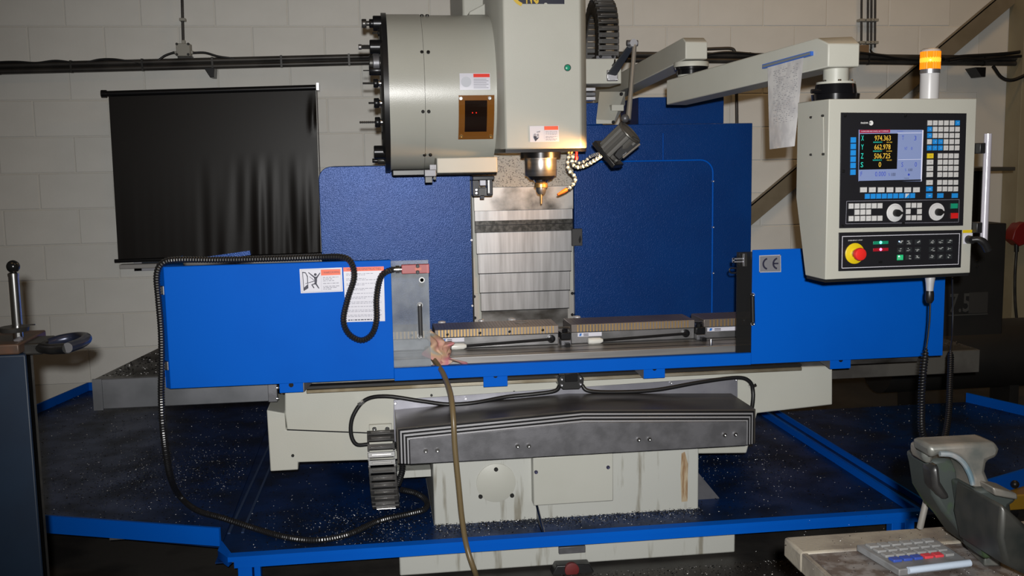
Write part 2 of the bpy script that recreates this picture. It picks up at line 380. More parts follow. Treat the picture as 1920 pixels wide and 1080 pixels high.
MB().box(1.278, 3.66, TZ-.004, 2.13, 5.9, TZ).build('floor_panel', TRAYB, tr_)
MB().prism([(-.555,3.625,.196),(2.10,3.625,.196),(2.10,3.66,.199),(-.555,3.66,.199)], (0,0,.004)).build('front_ledge', BLUE, tr_)
MB().prism([(-.555,3.625,.182),(2.10,3.625,.182),(2.10,3.63,.182),(-.555,3.63,.182)], (0,0,.014)).build('front_lip', BLUE, tr_)
MB().prism([(-.535,3.632,.155),(2.09,3.632,.155),(2.09,3.64,.155),(-.535,3.64,.155)], (0,0,.03)).build('front_rail', BLUE, tr_)
MB().prism([(-.545,3.65,TZ),(2.12,3.65,TZ),(2.12,3.66,.198),(-.545,3.66,.198)], (0,.004,0)).build('front_wall', TRAYB, tr_)
MB().prism([(.60,3.66,TZ),(.603,3.66,TZ),(.603,3.89,.24),(.60,3.89,.24)], (.006,0,0)).build('gusset', TRAYB, tr_)
MB().prism([(.60,3.66,TZ),(.606,3.66,TZ),(.606,3.893,.245),(.606,3.893,TZ)], (.003,0,0)).build('gusset_web', GUN, tr_)
MB().prism([(1.28,4.0,.32),(1.28,4.0,TZ),(1.40,4.0,TZ)], (0,.006,0)).build('gusset', GUN, tr_)
MB().box(2.085, 3.65, TZ, 2.10, 5.9, .203).build('side_rail', BLUE, tr_); MB().box(2.165, 3.72, TZ, 2.175, 5.9, .20).build('side_rail', BLUE, tr_); MB().box(2.10, 3.65, TZ-.01, 2.165, 5.9, TZ+.004).build('joint_channel', TRAYB, tr_)
for xs_ in (-.600, -.548): MB().prism([(xs_,3.95,TZ),(xs_+.010,3.95,TZ),(xs_+.045,5.2,TZ),(xs_+.035,5.2,TZ)], (0,0,.004)).build('seam_rib', mat('worn_seam', (.03,.06,.14), .35), tr_)
MB().prism([(-.60,3.80,.2),(-.60,3.70,.2),(-.555,3.625,.2),(-.545,3.66,.2)], (0,0,-.035)).build('corner_plate', BLUE, tr_)
for x0, x1 in ((-.525,-.475),(-.468,-.445),(1.98,2.02),(2.035,2.075)):
    MB().box(x0, 3.645, 0, x1, 3.69, .155).build('leg', BLUE, tr_, bevel=.003)
for x0 in (-.5, 2.03): MB().box(x0, 5.7, 0, x0+.05, 5.75, TZ-.004).build('leg', BLUE, tr_)
# angled wings
def wing(name, label, poly, lips, z0, z1):
    t = thing(name, label, 'chip tray', (poly[0][0], poly[0][1], 0), 'side wings of the chip tray')
    MB().prism([(x,y,(z0 if x < -1 or x > 0 else .174)-.003) for x, y in poly], (0,0,.003)).build('floor_panel', TRAYB, t)
    for i, mt_ in lips:
        (xa, ya), (xb, yb) = poly[i], poly[(i+1) % len(poly)]
        e = V((xb-xa, yb-ya, 0)).normalized(); nn = V((-e.y, e.x, 0))*.006
        a, b = V((xa,ya,z0-.02)), V((xb,yb,z0-.02))
        MB().prism([a-nn, b-nn, b+nn, a+nn], (0,0,z1-z0+.02)).build('side_lip', mt_, t)
    for i in range(len(poly)):
        x, y = poly[i]; cx = sum(p[0] for p in poly)/len(poly); cy = sum(p[1] for p in poly)/len(poly)
        x += (cx-x)*.12; y += (cy-y)*.12
        if i in (1, 2): MB().box(x-.02, y-.02, 0, x+.02, y+.02, z0-.003).build('leg', BLUE, t)
    return t
LW = [(-.615,3.70),(-.615,5.95),(-1.72,6.62),(-1.92,5.8),(-2.1,4.30),(-1.30,3.95)]
LW = [(-.605,3.80),(-.605,6.6),(-1.80,6.6),(-1.97,5.9),(-2.2,4.41)]
lw = wing('tray_wing', 'dark blue chip tray wing left of the machine, scattered with metal chips', LW, [(1, BLUE),(2, BLUE),(3, BLUE),(4, BLUE)], .20, .25)
RW = [(2.17,3.86),(3.6,4.50),(3.75,5.7),(2.17,6.4)]
RW = [(2.19,3.78),(3.05,4.16),(3.6,4.9),(3.4,5.45),(2.19,5.45)]
rw = wing('tray_wing', 'dark blue chip tray wing right of the machine below the coiled cable', RW, [(0, BLUE),(1, BLUE),(2, BLUE)], .14, .195)
MB().box(-1.05, 3.99, .16, -.90, 4.01, .197).build('support_clip', GUN, lw)
def inpoly(x, y, P):
    c = False
    for i in range(len(P)):
        (xa, ya), (xb, yb) = P[i], P[i-1]
        if (ya > y) != (yb > y) and x < (xb-xa)*(y-ya)/(yb-ya)+xa: c = not c
    return c
def a_left():
    x, y = random.uniform(-2.1,-.6), random.uniform(3.7,6.5)
    if random.random() < .45: x, y = random.gauss(-.85,.3), random.gauss(4.75,.3)
    return (x, y) if inpoly(x, y, LW) and x < -.62 else None
def a_ctr():
    u_ = random.random()
    if u_ < .40: x, y = random.uniform(-.5,2.08), random.uniform(3.67,5.6)
    elif u_ < .60: x, y = random.uniform(.2,1.28), 3.892-abs(random.gauss(0,.05))
    elif u_ < .75: x, y = random.gauss(1.6,.2), random.gauss(4.5,.3)
    elif u_ < .88: x, y = random.gauss(-.2,.25), random.gauss(3.95,.2)
    else: x, y = random.gauss(.0,.12), random.gauss(3.9,.15)
    if not (-.53 < x < 2.08 and 3.668 < y < 5.6): return None
    if .197 < x < 1.281 and y > 3.893: return None
    return (x, y)
def a_right():
    x, y = random.uniform(2.2,3.8), random.uniform(3.9,6.2)
    return (x, y) if inpoly(x, y, RW) else None
tray_chips('metal_chips', 'metal chips scattered over the left wing of the chip tray', a_left, 10000, lambda p: .174+.026*min(1, (-.605-p[0])/1.25))
tray_chips('metal_chips', 'metal chips heaped in the middle chip tray around the machine base', a_ctr, 13000, lambda p: TZ)
tray_chips('metal_chips', 'metal chips scattered over the right wing of the chip tray', a_right, 5000, lambda p: .14)
tray_chips('metal_chips', 'metal chips on the floor in front of the machine base', lambda: (random.gauss(1.15,.45), 3.72-abs(random.gauss(0,.12))), 1500, lambda p: 0.0)
def lump(b, c, r):
    b.lathe(c, (0,0,1), [(0, r),(r*.25, r*.9),(r*.4, r*.55),(r*.45, r*.2)], 9, random.random())

# ================================================================ saddle, way covers, table
sd_ = thing('machine_saddle', 'cream cast saddle carrying the table under the blue guard', 'machine saddle', (.7, 4.3, .43))
MB().ppoly([(534,722),(1561,686),(1561,759),(1420,775),(1400,850),(745,858),(538,806),(534,775)], 3.95, .95).build('saddle_casting', CREAM, sd_, bevel=.005)
MB().ppoly([(500,769),(534,775),(536,806),(690,812),(745,813),(745,861),(559,867),(559,881),(507,884)], 3.945, .3).build('side_casting', CREAM, sd_, bevel=.004)
MB().ppoly([(538,805),(690,811),(690,813),(538,807)], 3.9435, .004).build('seam_line', OXIDE, sd_)
bolts(sd_, [A(549,854,3.945)], .006, mt=DARK)
bolts(sd_, [A(809,741,3.95), A(964,735,3.95), A(1169,726,3.95), A(1003,741,3.95)], .005, mt=DARK)
a, b_ = A(575,729,3.92), A(1500,692,3.92)
MB().box(a.x, 3.90, .722, b_.x, 3.952, .736).build('guide_rail', mat('worn_rail', (.42,.38,.30), .4, .7, c2=(.20,.16,.10), scale=4), sd_, bevel=.002)
MB().box(a.x, 3.905, .738, b_.x, 3.952, .748).build('wiper_strip', BLACK, sd_)
MB().pbox(745, 882, 808, 895, 4.0, .15).build('side_ledge', CREAMD, sd_)
# gabled telescopic cover
wc = thing('way_cover', 'grey gabled telescopic way cover in front of the saddle', 'way cover', (.74, 3.8, .49))
def gable(x0, x1, zb, ze, zp, y0, y1):
    xm = x0+(x1-x0)*.505
    return [V((x0,y0,zb)), V((x1,y0,zb)), V((x1,y0,ze)), V((xm,y0,zp)), V((x0,y0,ze))], V((0,y1-y0,0))
p, o_ = A(738,752,3.94), A(1383,707,3.94)
MB().ppoly([(738,750),(1383,706),(1383,800),(738,830)], 3.942, .006).build('mounting_plate', mat('galvanised_plate', (.32,.32,.36), .4, .6, c2=(.26,.26,.30), scale=8), wc, bevel=.001)
bolts(wc, [A(741,756,3.94), A(1379,712,3.94), A(873,747,3.94), A(1258,718,3.94)], .006)
COVT = mat('cover_oily', (.07,.062,.055), .40, .4, c2=(.03,.026,.022), scale=3, stretch=(1,3,1), lo=.42, hi=.52)
LIP = mat('lip_steel', (.40,.40,.42), .4, .6)
for k in range(8):
    g = k*.006; ring, off = gable(.06+g, 1.424-g, .497+.0003*k, .632-g, .664-g, 3.668-.0028*k, 3.94-.003*k)
    MB().prism(ring, off).build('cover_section', COVT if k == 0 else OXIDE if k % 2 else LIP, wc, bevel=.001)
ring, off = gable(.112, 1.372, .500, .583, .614, 3.644, 3.70); ring, off = gable(.105, 1.381, .499, .592, .622, 3.645, 3.70)
MB().prism(ring, off).build('front_plate', GUN, wc, bevel=.002)
bolts(wc, [A(x,y,3.645) for x, y in ((798,845),(820,844),(970,836),(991,835.5),(1197,824),(1217,823),(1358,815),(1378,814))], .0085, mt=CHROME, h=.009)
MB().box(.03, 4.0, .47, .2, 4.02, .5).build('rear_hook', GUN, wc)
# table
TBL = mat('ground_table_steel', (.40,.395,.39), .38, .7, c2=(.28,.27,.265), scale=5, stretch=(.5,8,8), lo=.3, hi=.7)
tb = thing('machine_table', 'long ground steel machine table with slots behind the blue guard', 'table', (.9, 4.25, .7))
MB().box(-.37, 4.02, .785, 2.25, 4.60, .815).build('table_top', TBL, tb, bevel=.003)
MB().box(-.37, 3.99, .74, 2.25, 4.60, .785).build('table_edge', STEELD, tb, bevel=.004)
MB().box(-.37, 3.965, .722, 2.25, 4.0, .752).build('gutter', STEELD, tb, bevel=.003)
for y in (4.06, 4.14): MB().box(-.36, y, .8145, 2.24, y+.012, .8157).build('t_slot', OXIDE, tb)
lc = thing('end_cover', 'grey box cover on the left end of the table, topped with metal chips', 'way cover', (-.73, 4.3, .67))
MB().prism([(-1.07,4.0,.676),(-.39,4.0,.676),(-.39,4.0,.792),(-1.07,4.0,.792)], (0,.012,0)).build('front_plate', mat('galv_dark', (.16,.165,.18), .45, .5, c2=(.11,.115,.125), scale=5), lc, bevel=.003)
MB().prism([(-1.07,4.012,.792),(-.39,4.012,.792),(-.37,4.70,.80),(-.93,4.70,.80)], (0,0,-.006)).build('top_plate', STEELD, lc)
MB().prism([(-1.068,4.012,.68),(-1.068,4.012,.786),(-.93,4.70,.794),(-.93,4.70,.68)], (.006,0,0)).build('end_plate', GUN, lc)
MB().box(-1.075, 3.992, .674, -1.04, 4.004, .794).build('end_strip', MATS['galv_dark'], lc); MB().box(-.425, 3.985, .676, -.39, 4.0, .79).build('end_flange', GUN, lc, bevel=.002)
bolts(lc, [A(520,727,3.98), A(520,747,3.98)], .006, normal=(1,0,0), mt=CHROME)
def a_lc():
    t = random.random(); y = 4.015+.67*t; xl = -1.06+.14*t
    return (random.uniform(xl+.01, -.4), y)
tray_chips('metal_chips', 'metal chips lying on top of the grey left end cover', a_lc, 1500, lambda p: .795, (.003,.009))
rcv = thing('end_cover', 'dull grey box cover on the right end of the table below the pendant', 'way cover', (2.3, 4.4, .58))
MB().box(1.9, 4.30, .585, 2.74, 4.312, .69).build('front_plate', mat('galv_brown', (.10,.095,.085), .6, .3, c2=(.06,.055,.05), scale=6), rcv, bevel=.003)
MB().box(1.9, 4.312, .684, 2.74, 4.75, .69).build('top_plate', STEELD, rcv); MB().box(2.734, 4.312, .585, 2.74, 4.75, .684).build('end_plate', GUN, rcv)
tray_chips('metal_chips', 'metal chips lying on the right end cover', lambda: (random.uniform(1.95,2.72), random.uniform(4.33,4.7)), 350, lambda p: .69, (.003,.008))

# magnetic chucks
CHT = mat('chuck_top', (.27,.235,.215), .4, .5, c2=(.19,.165,.15), scale=4)
CHB = mat('chuck_body', (.24,.235,.24), .4, .7, c2=(.15,.15,.15), scale=9)
LOGO = mat('blue_print', (.02,.16,.55), .4)
def chuck(x0, x1, label, nst, s0, s1, holes=True, handle=None, tag=None):
    t = thing('magnetic_chuck', label, 'magnetic chuck', ((x0+x1)/2, 4.28, .815), 'magnetic chucks on the table')
    MB().box(x0, 4.20, .816, x1, 4.372, .864).build('chuck_body', CHB, t, bevel=.003)
    tp = MB().box(x0, 4.197, .865, x1, 4.374, .898).build('pole_plate', CHT, t, bevel=.002)
    b = MB(); b2 = MB()
    for k in range(nst):
        x = s0+(s1-s0)*(k+.5)/nst; wd = (s1-s0)/nst
        b.box(x-wd*.18, 4.1955, .8665, x+wd*.18, 4.1975, .8965)
        b2.box(x-wd*.12, 4.20, .8975, x+wd*.12, 4.37, .8984)
    b.build('brass_strips', BRASS, tp, kind='stuff', smooth=0); b2.build('top_strips', mat('strip_dark', (.16,.12,.09), .4, .5), tp, kind='stuff', smooth=0)
    if holes: bolts(t, [V((x0+(x1-x0)*k, 4.196, .878+.003*k)) for k in (.10,.36,.60,.87)], .006, mt=OXIDE, name='hole_plug', h=.002)
    if handle:
        hx0, hx1 = handle
        MB().lathe((hx1, 4.20, .842), (0,-1,0), [(0,.017),(.010,.017),(.012,.011),(.012,.005)], 18).build('pivot', OXIDE, t)
        hd = MB().tube([V((hx1,4.186,.842)), V((hx0+.03,4.183,.828))], .006, 8).build('handle', OXIDE, t)
        MB().lathe((hx0+.035,4.183,.828), (-1,0,0), [(-.012,.007),(.0,.013),(.03,.014),(.05,.013),(.052,.009)], 12).build('grip', mat('white_grip', (.7,.7,.66), .3), hd)
    if tag:
        tx0, tx1 = tag
        MB().box(tx0, 4.1985, .845, tx1, 4.20, .862).build('name_plate', WHITE, t); d = tx1-tx0
        MB().prism([(tx0+d*.06,4.198,.848),(tx0+d*.14,4.198,.848),(tx0+d*.17,4.198,.859),(tx0+d*.09,4.198,.859)], (0,.0005,0)).build('plate_mark', LOGO, t)
        for i in range(2): MB().box(tx0+d*.24, 4.198, .848+.006*i, tx0+d*.45, 4.1986, .851+.006*i).build('plate_print', INK, t)
    return t
chuck(-.35, .215, 'grey magnetic chuck seen through the clear panel at the left', 34, -.33, .2)
cx = lambda p: A(p,620,4.2).x
chuck(cx(815), cx(1047), 'left magnetic chuck with bright brass-striped edge beside the rag', 37, cx(820), cx(1040), True, (cx(852), cx(1033)), (cx(828), cx(870)))
chuck(cx(1071), cx(1302), 'middle magnetic chuck with brass-striped edge and white-tipped lever', 36, cx(1080), cx(1292), False, (cx(1108), cx(1285)), (cx(1083), cx(1128)))
chuck(cx(1319), cx(1319)+.53, 'right magnetic chuck in the shade behind the dark pane', 30, cx(1328), cx(1319)+.5, False, None, (cx(1326), cx(1382)))
def clampb(px, label):
    t = thing('chuck_clamp', label, 'clamp', (cx(px), 4.2, .815), 'clamps between the magnetic chucks')
    MB().box(cx(px)-.020, 4.18, .838, cx(px)+.022, 4.25, .868).build('clamp_block', OXIDE, t, bevel=.003)
    MB().box(cx(px)-.022, 4.165, .816, cx(px)+.02, 4.22, .838).build('clamp_foot', GUN, t, bevel=.002)
    MB().lathe((cx(px),4.20,.868), (0,0,1), [(0,.013),(.012,.013),(.014,.009)], 6).build('nut', OXIDE, t)
    MB().cyl((cx(px)-.024,4.21,.886), (cx(px)+.024,4.21,.886), .004, n=8).build('pin', CHROME, t)
    MB().box(cx(px)-.01, 4.13, .8155, cx(px)+.01, 4.165, .83).build('bolt_head', OXIDE, t)
clampb(1059, 'black clamp between the left and middle magnetic chucks'); clampb(1311, 'black clamp between the middle and right magnetic chucks')
MB().lathe((cx(1311)-.005,4.03,.8155), (0,0,1), [(0,.006),(.02,.005),(.028,.003)], 10).build('bright_pin', CHROME, label='small bright pin standing on the table edge at the right', cat='pin')
for i, (x, y, s_) in enumerate(((828,605,1),(902,602,.8),(959,600,1.1),(1081,595,.9))):
    q = A(x, y, 4.42); MB().lathe((q.x, 4.405, .815), (0,0,1), [(0,.010*s_),(.078,.010*s_),(.08,.018*s_),(.0855,.016*s_),(.088,.009*s_)], 14).build('clamp_screw', LITE, label=('first','second','third','fourth')[i]+' shiny round screw head from the left behind the magnetic chucks', cat='screw', group='screw heads behind the chucks')
# oil puddle ring on chuck top is a wear mark
MB().lathe((cx(980)+.01, 4.31, .8985), (0,0,1), [(0,.030),(.0006,.030),(.0006,.020),(.0002,.0199)], 24).build('washer', STEELD, label='flat dark ring lying on top of the left magnetic chuck', cat='ring')
# rag
def rag():
    b = MB(); N = 26; rng = random.Random(4)
    cs = [(rng.uniform(-1,1), rng.uniform(-1,1), rng.uniform(3,9), rng.uniform(0,6)) for _ in range(9)]
    corners = [A(806,616,4.08), A(836,640,4.1), A(866,682,3.96), A(808,686,3.93)]
    for lay in (0, 1):
        for j in range(N+1):
            for i in range(N+1):
                s_, t_ = i/N, j/N
                p = corners[0]*(1-s_)*(1-t_)+corners[1]*s_*(1-t_)+corners[2]*s_*t_+corners[3]*(1-s_)*t_
                h = sum(math.sin(k*(a*s_+c*t_)*2.2+ph)/len(cs) for a, c, k, ph in cs)
                h2 = abs(math.sin(8*s_+5*t_+2*math.sin(4*t_)))
                out = .05*math.sin(math.pi*min(1, t_*.9+.1))*(.4+s_*.6)
                p = p+V((.018*h*3*math.sin(5*t_+1)+(.014*math.sin(t_*9) if s_ > .8 else 0), -out-.03*h-.025*h2, .012*math.sin(7*s_+3*t_)))
                b.v.append(p+V((0, lay*.004, 0)))
    W = N+1; o2 = W*W
    for j in range(N):
        for i in range(N):
            k = j*W+i; b.face([k+W,k+W+1,k+1,k]); b.face([o2+k,o2+k+1,o2+k+W+1,o2+k+W])
    for i in range(N):
        b.face([i,i+1,o2+i+1,o2+i]); k = N*W+i; b.face([k+1,k,o2+k,o2+k+1]); b.face([(i+1)*W,i*W,o2+i*W,o2+(i+1)*W]); k = i*W+N; b.face([k,k+W,o2+k+W,o2+k])
    M = mat('rag_cloth', (.62,.45,.29), .9, c2=(.42,.46,.47), scale=11, lo=.34, hi=.40, detail=1)
    nt = M.node_tree; r = [n for n in nt.nodes if n.type == 'VALTORGB'][0]; e = r.color_ramp.elements.new(.64); e.color = (.52,.18,.23,1); e = r.color_ramp.elements.new(.70); e.color = (.55,.42,.33,1)
    b.build('cleaning_rag', M, label='crumpled tan, pink and grey rag tucked beside the clear panel', cat='rag', smooth=180)
rag()

# ================================================================ blue front guard
GY = 3.85
fg = thing('front_guard', 'bright blue sheet-metal guard across the front of the table', 'machine guard', (.7, GY, .77))
GX0, GX1 = A(312,600,GY).x, A(1770,600,GY).x; WX0, WX1 = A(736,600,GY).x, A(1410,560,GY).x
MB().box(GX0, GY, .775, WX0, GY+.006, 1.228).build('left_panel', BLUE, fg, bevel=.002)
MB().box(WX1, GY, .768, GX1, GY+.006, 1.225).build('right_panel', BLUE, fg, bevel=.002)
MB().box(WX0, GY, .766, WX1, GY+.006, .814).build('sill_panel', BLUE, fg, bevel=.002)
MB().box(WX0, GY+.006, .806, WX1, GY+.03, .814).build('sill_fold', BLUE, fg)
MB().prism([(GX0,GY,.775),(GX0,GY,1.228),(GX0-.02,GY+.03,1.224),(GX0-.02,GY+.03,.775)], (.002,.004,0)).build('left_fold', BLUE, fg)
MB().box(GX0-.022, GY+.03, .775, GX0-.018, GY+.5, 1.224).build('left_return', BLUE, fg)
MB().box(GX1-.004, GY+.006, .768, GX1, GY+.5, 1.225).build('right_return', BLUE, fg)
MB().box(GX0-.01, GY+.006, 1.222, WX0, GY+.03, 1.228).build('top_fold', BLUE, fg)
q = A(440,474,4.05)
MB().prism([A(370,484,4.05), A(468,470,4.05), A(470,478,4.05), A(372,492,4.05)], (0,.02,0)).build('top_stay', NAVY, fg)
for x0, y0, x1, y1, fl_ in ((524,722,568,738,1), (907,703,952,727,0), (1208,691,1248,711,-1), (1558,675,1597,693,-1)):
    b = MB(); a, c = A(x0,y1,GY), A(x1,y0,GY); b.box(a.x, GY+.0065, a.z, c.x, GY+.012, .78)
    bk = b.build('bracket', BLUE, fg, bevel=.002)
    if fl_: 
        xs = c.x if fl_ > 0 else a.x
        MB().prism([(xs,GY+.012,a.z),(xs,GY+.012,.775),(xs+fl_*.045,GY+.09,.775)], (.003,0,0)).build('bracket_web', GUN, bk)
    MB().lathe(((a.x+c.x)/2, GY+.0062, .768), (0,-1,0), [(0,.009),(.001,.009)], 14).build('bracket_hole', OXIDE, bk)
for x, y0, y1 in ((303,536,552), (311,677,693)):
    q0, q1 = A(x-7,y1,GY+.01), A(x+5,y0,GY+.01); MB().box(q0.x, GY-.004, q0.z, q1.x, GY+.03, q1.z).build('hinge_block', BLACK, fg, bevel=.002)
    MB().box(q1.x-.002, GY-.005, q0.z, q1.x+.001, GY, q1.z).build('hinge_edge', SILVER, fg)
# clear pane left with switch and handle, dark pane right
GL = bpy.data.materials.new('scratched_acrylic'); GL.use_nodes = True; nt = GL.node_tree; bs = nt.nodes['Principled BSDF']
bs.inputs['Base Color'].default_value = (.62,.66,.70,1); bs.inputs['Roughness'].default_value = .25
tr1 = nt.nodes.new('ShaderNodeBsdfTransparent'); tr1.inputs[0].default_value = (.82,.84,.86,1); mx = nt.nodes.new('ShaderNodeMixShader')
nz = nt.nodes.new('ShaderNodeTexNoise'); nz.inputs['Scale'].default_value = 7; nz.inputs['Detail'].default_value = 6
mr = nt.nodes.new('ShaderNodeMapRange'); mr.inputs['From Min'].default_value = .3; mr.inputs['From Max'].default_value = .75; mr.inputs['To Min'].default_value = .10; mr.inputs['To Max'].default_value = .36
tcn = nt.nodes.new('ShaderNodeTexCoord'); nt.links.new(tcn.outputs['Object'], nz.inputs['Vector']); nt.links.new(nz.outputs['Fac'], mr.inputs['Value']); nt.links.new(mr.outputs[0], mx.inputs[0])
nt.links.new(tr1.outputs[0], mx.inputs[1]); nt.links.new(bs.outputs[0], mx.inputs[2]); nt.links.new(mx.outputs[0], nt.nodes['Material Output'].inputs[0])
GD = bpy.data.materials.new('smoked_acrylic'); GD.use_nodes = True; nt = GD.node_tree; bs = nt.nodes['Principled BSDF']
bs.inputs['Base Color'].default_value = (.03,.03,.03,1); bs.inputs['Roughness'].default_value = .15
tr1 = nt.nodes.new('ShaderNodeBsdfTransparent'); tr1.inputs[0].default_value = (.5,.5,.5,1); mx = nt.nodes.new('ShaderNodeMixShader'); mx.inputs[0].default_value = .45
nt.links.new(tr1.outputs[0], mx.inputs[1]); nt.links.new(bs.outputs[0], mx.inputs[2]); nt.links.new(mx.outputs[0], nt.nodes['Material Output'].inputs[0])
sd1 = thing('sliding_panel', 'scratched clear sliding panel with black pull handle left of the opening', 'panel', (A(770,690,GY).x, GY+.012, .81))
MB().box(WX0-.02, GY+.012, .815, A(806,590,GY).x, GY+.017, A(770,489,GY).z).build('clear_pane', GL, sd1)
HB = mat('grey_black_handle', (.035,.035,.038), .4)
MB().tube([A(787,570,GY-.02), A(789,632,GY-.02)], .0085, 10).build('pull_handle', HB, sd1)
for y in (572, 630): MB().cyl(A(787.5,y,GY-.02), A(787.5,y,GY+.012), .011, n=12).build('handle_foot', HB, sd1)
bolts(sd1, [A(786.5,571,GY-.031), A(789,631,GY-.031)], .006, mt=CHROME)
MB().lathe(A(791,525,GY+.012), (0,-1,0), [(0,.011),(.001,.011),(.001,.007),(0,.0068)], 20).build('finger_hole', CHROME, sd1)
sd2 = thing('sliding_panel', 'smoked dark sliding panel with latch right of the opening', 'panel', (A(1395,663,GY).x, GY+.012, .81))
MB().box(A(1383,570,GY).x, GY+.012, .815, WX1+.02, GY+.017, A(1395,473,GY).z).build('dark_pane', GD, sd2)
MB().tube([A(1411,552,GY-.02), A(1412,608,GY-.02)], .008, 10).build('pull_handle', BLACK, sd2)
for y in (553, 607): MB().cyl(A(1411.5,y,GY-.02), A(1411.5,y,GY+.012), .008, n=12).build('handle_foot', BLACK, sd2)
bolts(sd2, [A(1411,553,GY-.028), A(1412,607,GY-.028)], .007, mt=CHROME)
MB().pbox(1392, 475, 1401, 500, GY-.005, .017).build('latch_plate', DARK, sd2, bevel=.001)
lt = MB().pbox(1394, 476, 1396, 499, GY-.012, .02).build('latch_strip', SILVER, sd2)
b = MB(); b.pbox(1374, 484, 1395, 486.5, GY-.01, .008); b.pbox(1374, 489.5, 1395, 492, GY-.01, .008); b.pbox(1374, 484, 1377, 492, GY-.01, .008); b.build('latch_tongue', SILVER, sd2)
MB().tube(spl([A(1385,503,4.0),A(1370,503,4.0),A(1368,508,4.0),A(1372,512,4.0),A(1385,511,4.0)],4), .003, 6).build('latch_hook', BLACK, sd2)
sw = thing('limit_switch', 'red safety switch at the top of the clear panel', 'switch', A(777,512,GY))
MB().pbox(753, 496, 805, 513, GY-.014, .026).build('switch_body', mat('dull_red', (.33,.045,.05), .4), sw, bevel=.002)
MB().pbox(800, 496, 804, 512, GY-.0155, .004).build('switch_end', mat('dull_red2', (.42,.08,.09), .4), sw)
bolts(sw, [A(783,499,GY-.014), A(783,510,GY-.014)], .007, mt=OXIDE)
MB().pbox(778, 502, 790, 507, GY-.017, .004).build('key_slot', mat('dull_red3', (.5,.1,.05), .4), sw)
MB().lathe(A(753,505,GY), (-1,0,0), [(0,.013),(.008,.013),(.009,.016),(.022,.016),(.023,.012),(.033,.012)], 12).build('cable_gland', CHROME, sw)
# stickers
def sticker(name, label, P, Y, group='warning stickers'):
    """P = pixel corners tl,tr,br,bl; returns helper mapping (s,t) to a world point on the sticker"""
    c = [A(x,y,Y) for x, y in P]; t = thing(name, label, 'sticker', (c[0]+c[2])/2, group)
    MB().prism(c, (0,.0012,0)).build('sheet', WHITE, t)
    f = lambda s_, t_: c[0]*(1-s_)*(1-t_)+c[1]*s_*(1-t_)+c[2]*s_*t_+c[3]*(1-s_)*t_-V((0,.0006,0))
    return t, f
def rect(t, f, s0, t0, s1, t1, mt, name='print'):
    MB().prism([f(s0,t0),f(s1,t0),f(s1,t1),f(s0,t1)], (0,.0003,0)).build(name, mt, t, smooth=0)
def lines(t, f, s0, s1, ts, h, mt, seed=1):
    b = MB(); rg = random.Random(seed)
    for tt in ts:
        s_ = s0
        e = s1 if rg.random() < .6 else s0+(s1-s0)*rg.uniform(.5,.9)
        while s_ < e:
            wd = rg.uniform(.02,.09); s2 = min(e, s_+wd); b.prism([f(s_,tt),f(s2,tt),f(s2,tt+h),f(s_,tt+h)], (0,.0003,0)); s_ = s2+.018
    b.build('print_lines', mt, t, smooth=0)
def outline(t, f, s0, t0, s1, t1, w_, mt):
    b = MB()
    for r in ((s0,t0,s1,t0+w_*1.7),(s0,t1-w_*1.7,s1,t1),(s0,t0,s0+w_,t1),(s1-w_,t0,s1,t1)): b.prism([f(r[0],r[1]),f(r[2],r[1]),f(r[2],r[3]),f(r[0],r[3])], (0,.0003,0))
    b.build('border', mt, t, smooth=0)
def ax(f): return (f(1,0)-f(0,0)).normalized(), (f(0,0)-f(0,1)).normalized(), (f(1,0)-f(0,0)).length, (f(0,0)-f(0,1)).length
t, f = sticker('warning_sticker', 'warning sticker with falling-person pictogram on the left blue panel', [(561.5,504.5),(641,501.5),(643,546.5),(564,550)], GY-.0015)
outline(t, f, .03, .04, .97, .96, .006, INKG); rect(t, f, .50, .06, .96, .30, ORANGE, 'header'); rect(t, f, .498, .06, .502, .94, INKG)
eu, ev, W_, H_ = ax(f); text('! WAARSCHUWING', f(.74,.18), eu, ev, .008, INK, t, W_*.40)
lines(t, f, .54, .92, (.37,.44,.51,.62,.74,.80,.86), .03, INKG, 3)
def pic(pts): MB().prism([f(*p) for p in pts], (0,.0003,0)).build('pictogram', INK, t, smooth=0)
pic([(.06,.12),(.075,.12),(.085,.88),(.07,.90)]); pic([(.06,.12),(.14,.14),(.185,.30),(.185,.36),(.165,.32),(.13,.18),(.06,.16)]); pic([(.185,.3),(.185,.62),(.165,.62),(.165,.3)]); pic([(.075,.78),(.185,.62),(.185,.80),(.075,.91)])
MB().lathe(f(.365,.25), (0,-1,0), [(0,.0052),(.0003,.0052)], 14).build('pictogram', INK, t)
pic([(.33,.34),(.40,.34),(.40,.50),(.385,.66),(.335,.66),(.34,.5)]); pic([(.34,.40),(.20,.17),(.21,.14),(.36,.35)]); pic([(.38,.36),(.475,.17),(.485,.20),(.40,.42)])
pic([(.34,.60),(.385,.64),(.29,.67),(.33,.80),(.31,.82),(.255,.66)]); pic([(.345,.63),(.385,.62),(.445,.82),(.425,.84)]); pic([(.34,.50),(.345,.53),(.12,.62),(.12,.60)]); pic([(.335,.48),(.33,.5),(.22,.33),(.23,.32)])
t, f = sticker('instruction_sheet', 'tall white safety instruction sheet with orange header behind the black hose', [(643.5,501.5),(719.5,499.5),(722,602),(648.5,604)], GY-.0012)
rect(t, f, .0, .0, 1, .075, ORANGE, 'header'); eu, ev, W_, H_ = ax(f); text('VEILIGHEIDSINSTRUCTIES', f(.5,.038), eu, ev, .008, INK, t, W_*.84)
lines(t, f, .06, .92, [.115,.14,.205,.23,.295,.32,.385,.41,.475,.54,.565,.63,.655,.715,.78,.805,.87,.895], .010, INKG, 5)
lines(t, f, .06, .8, [.955], .018, INK, 6)
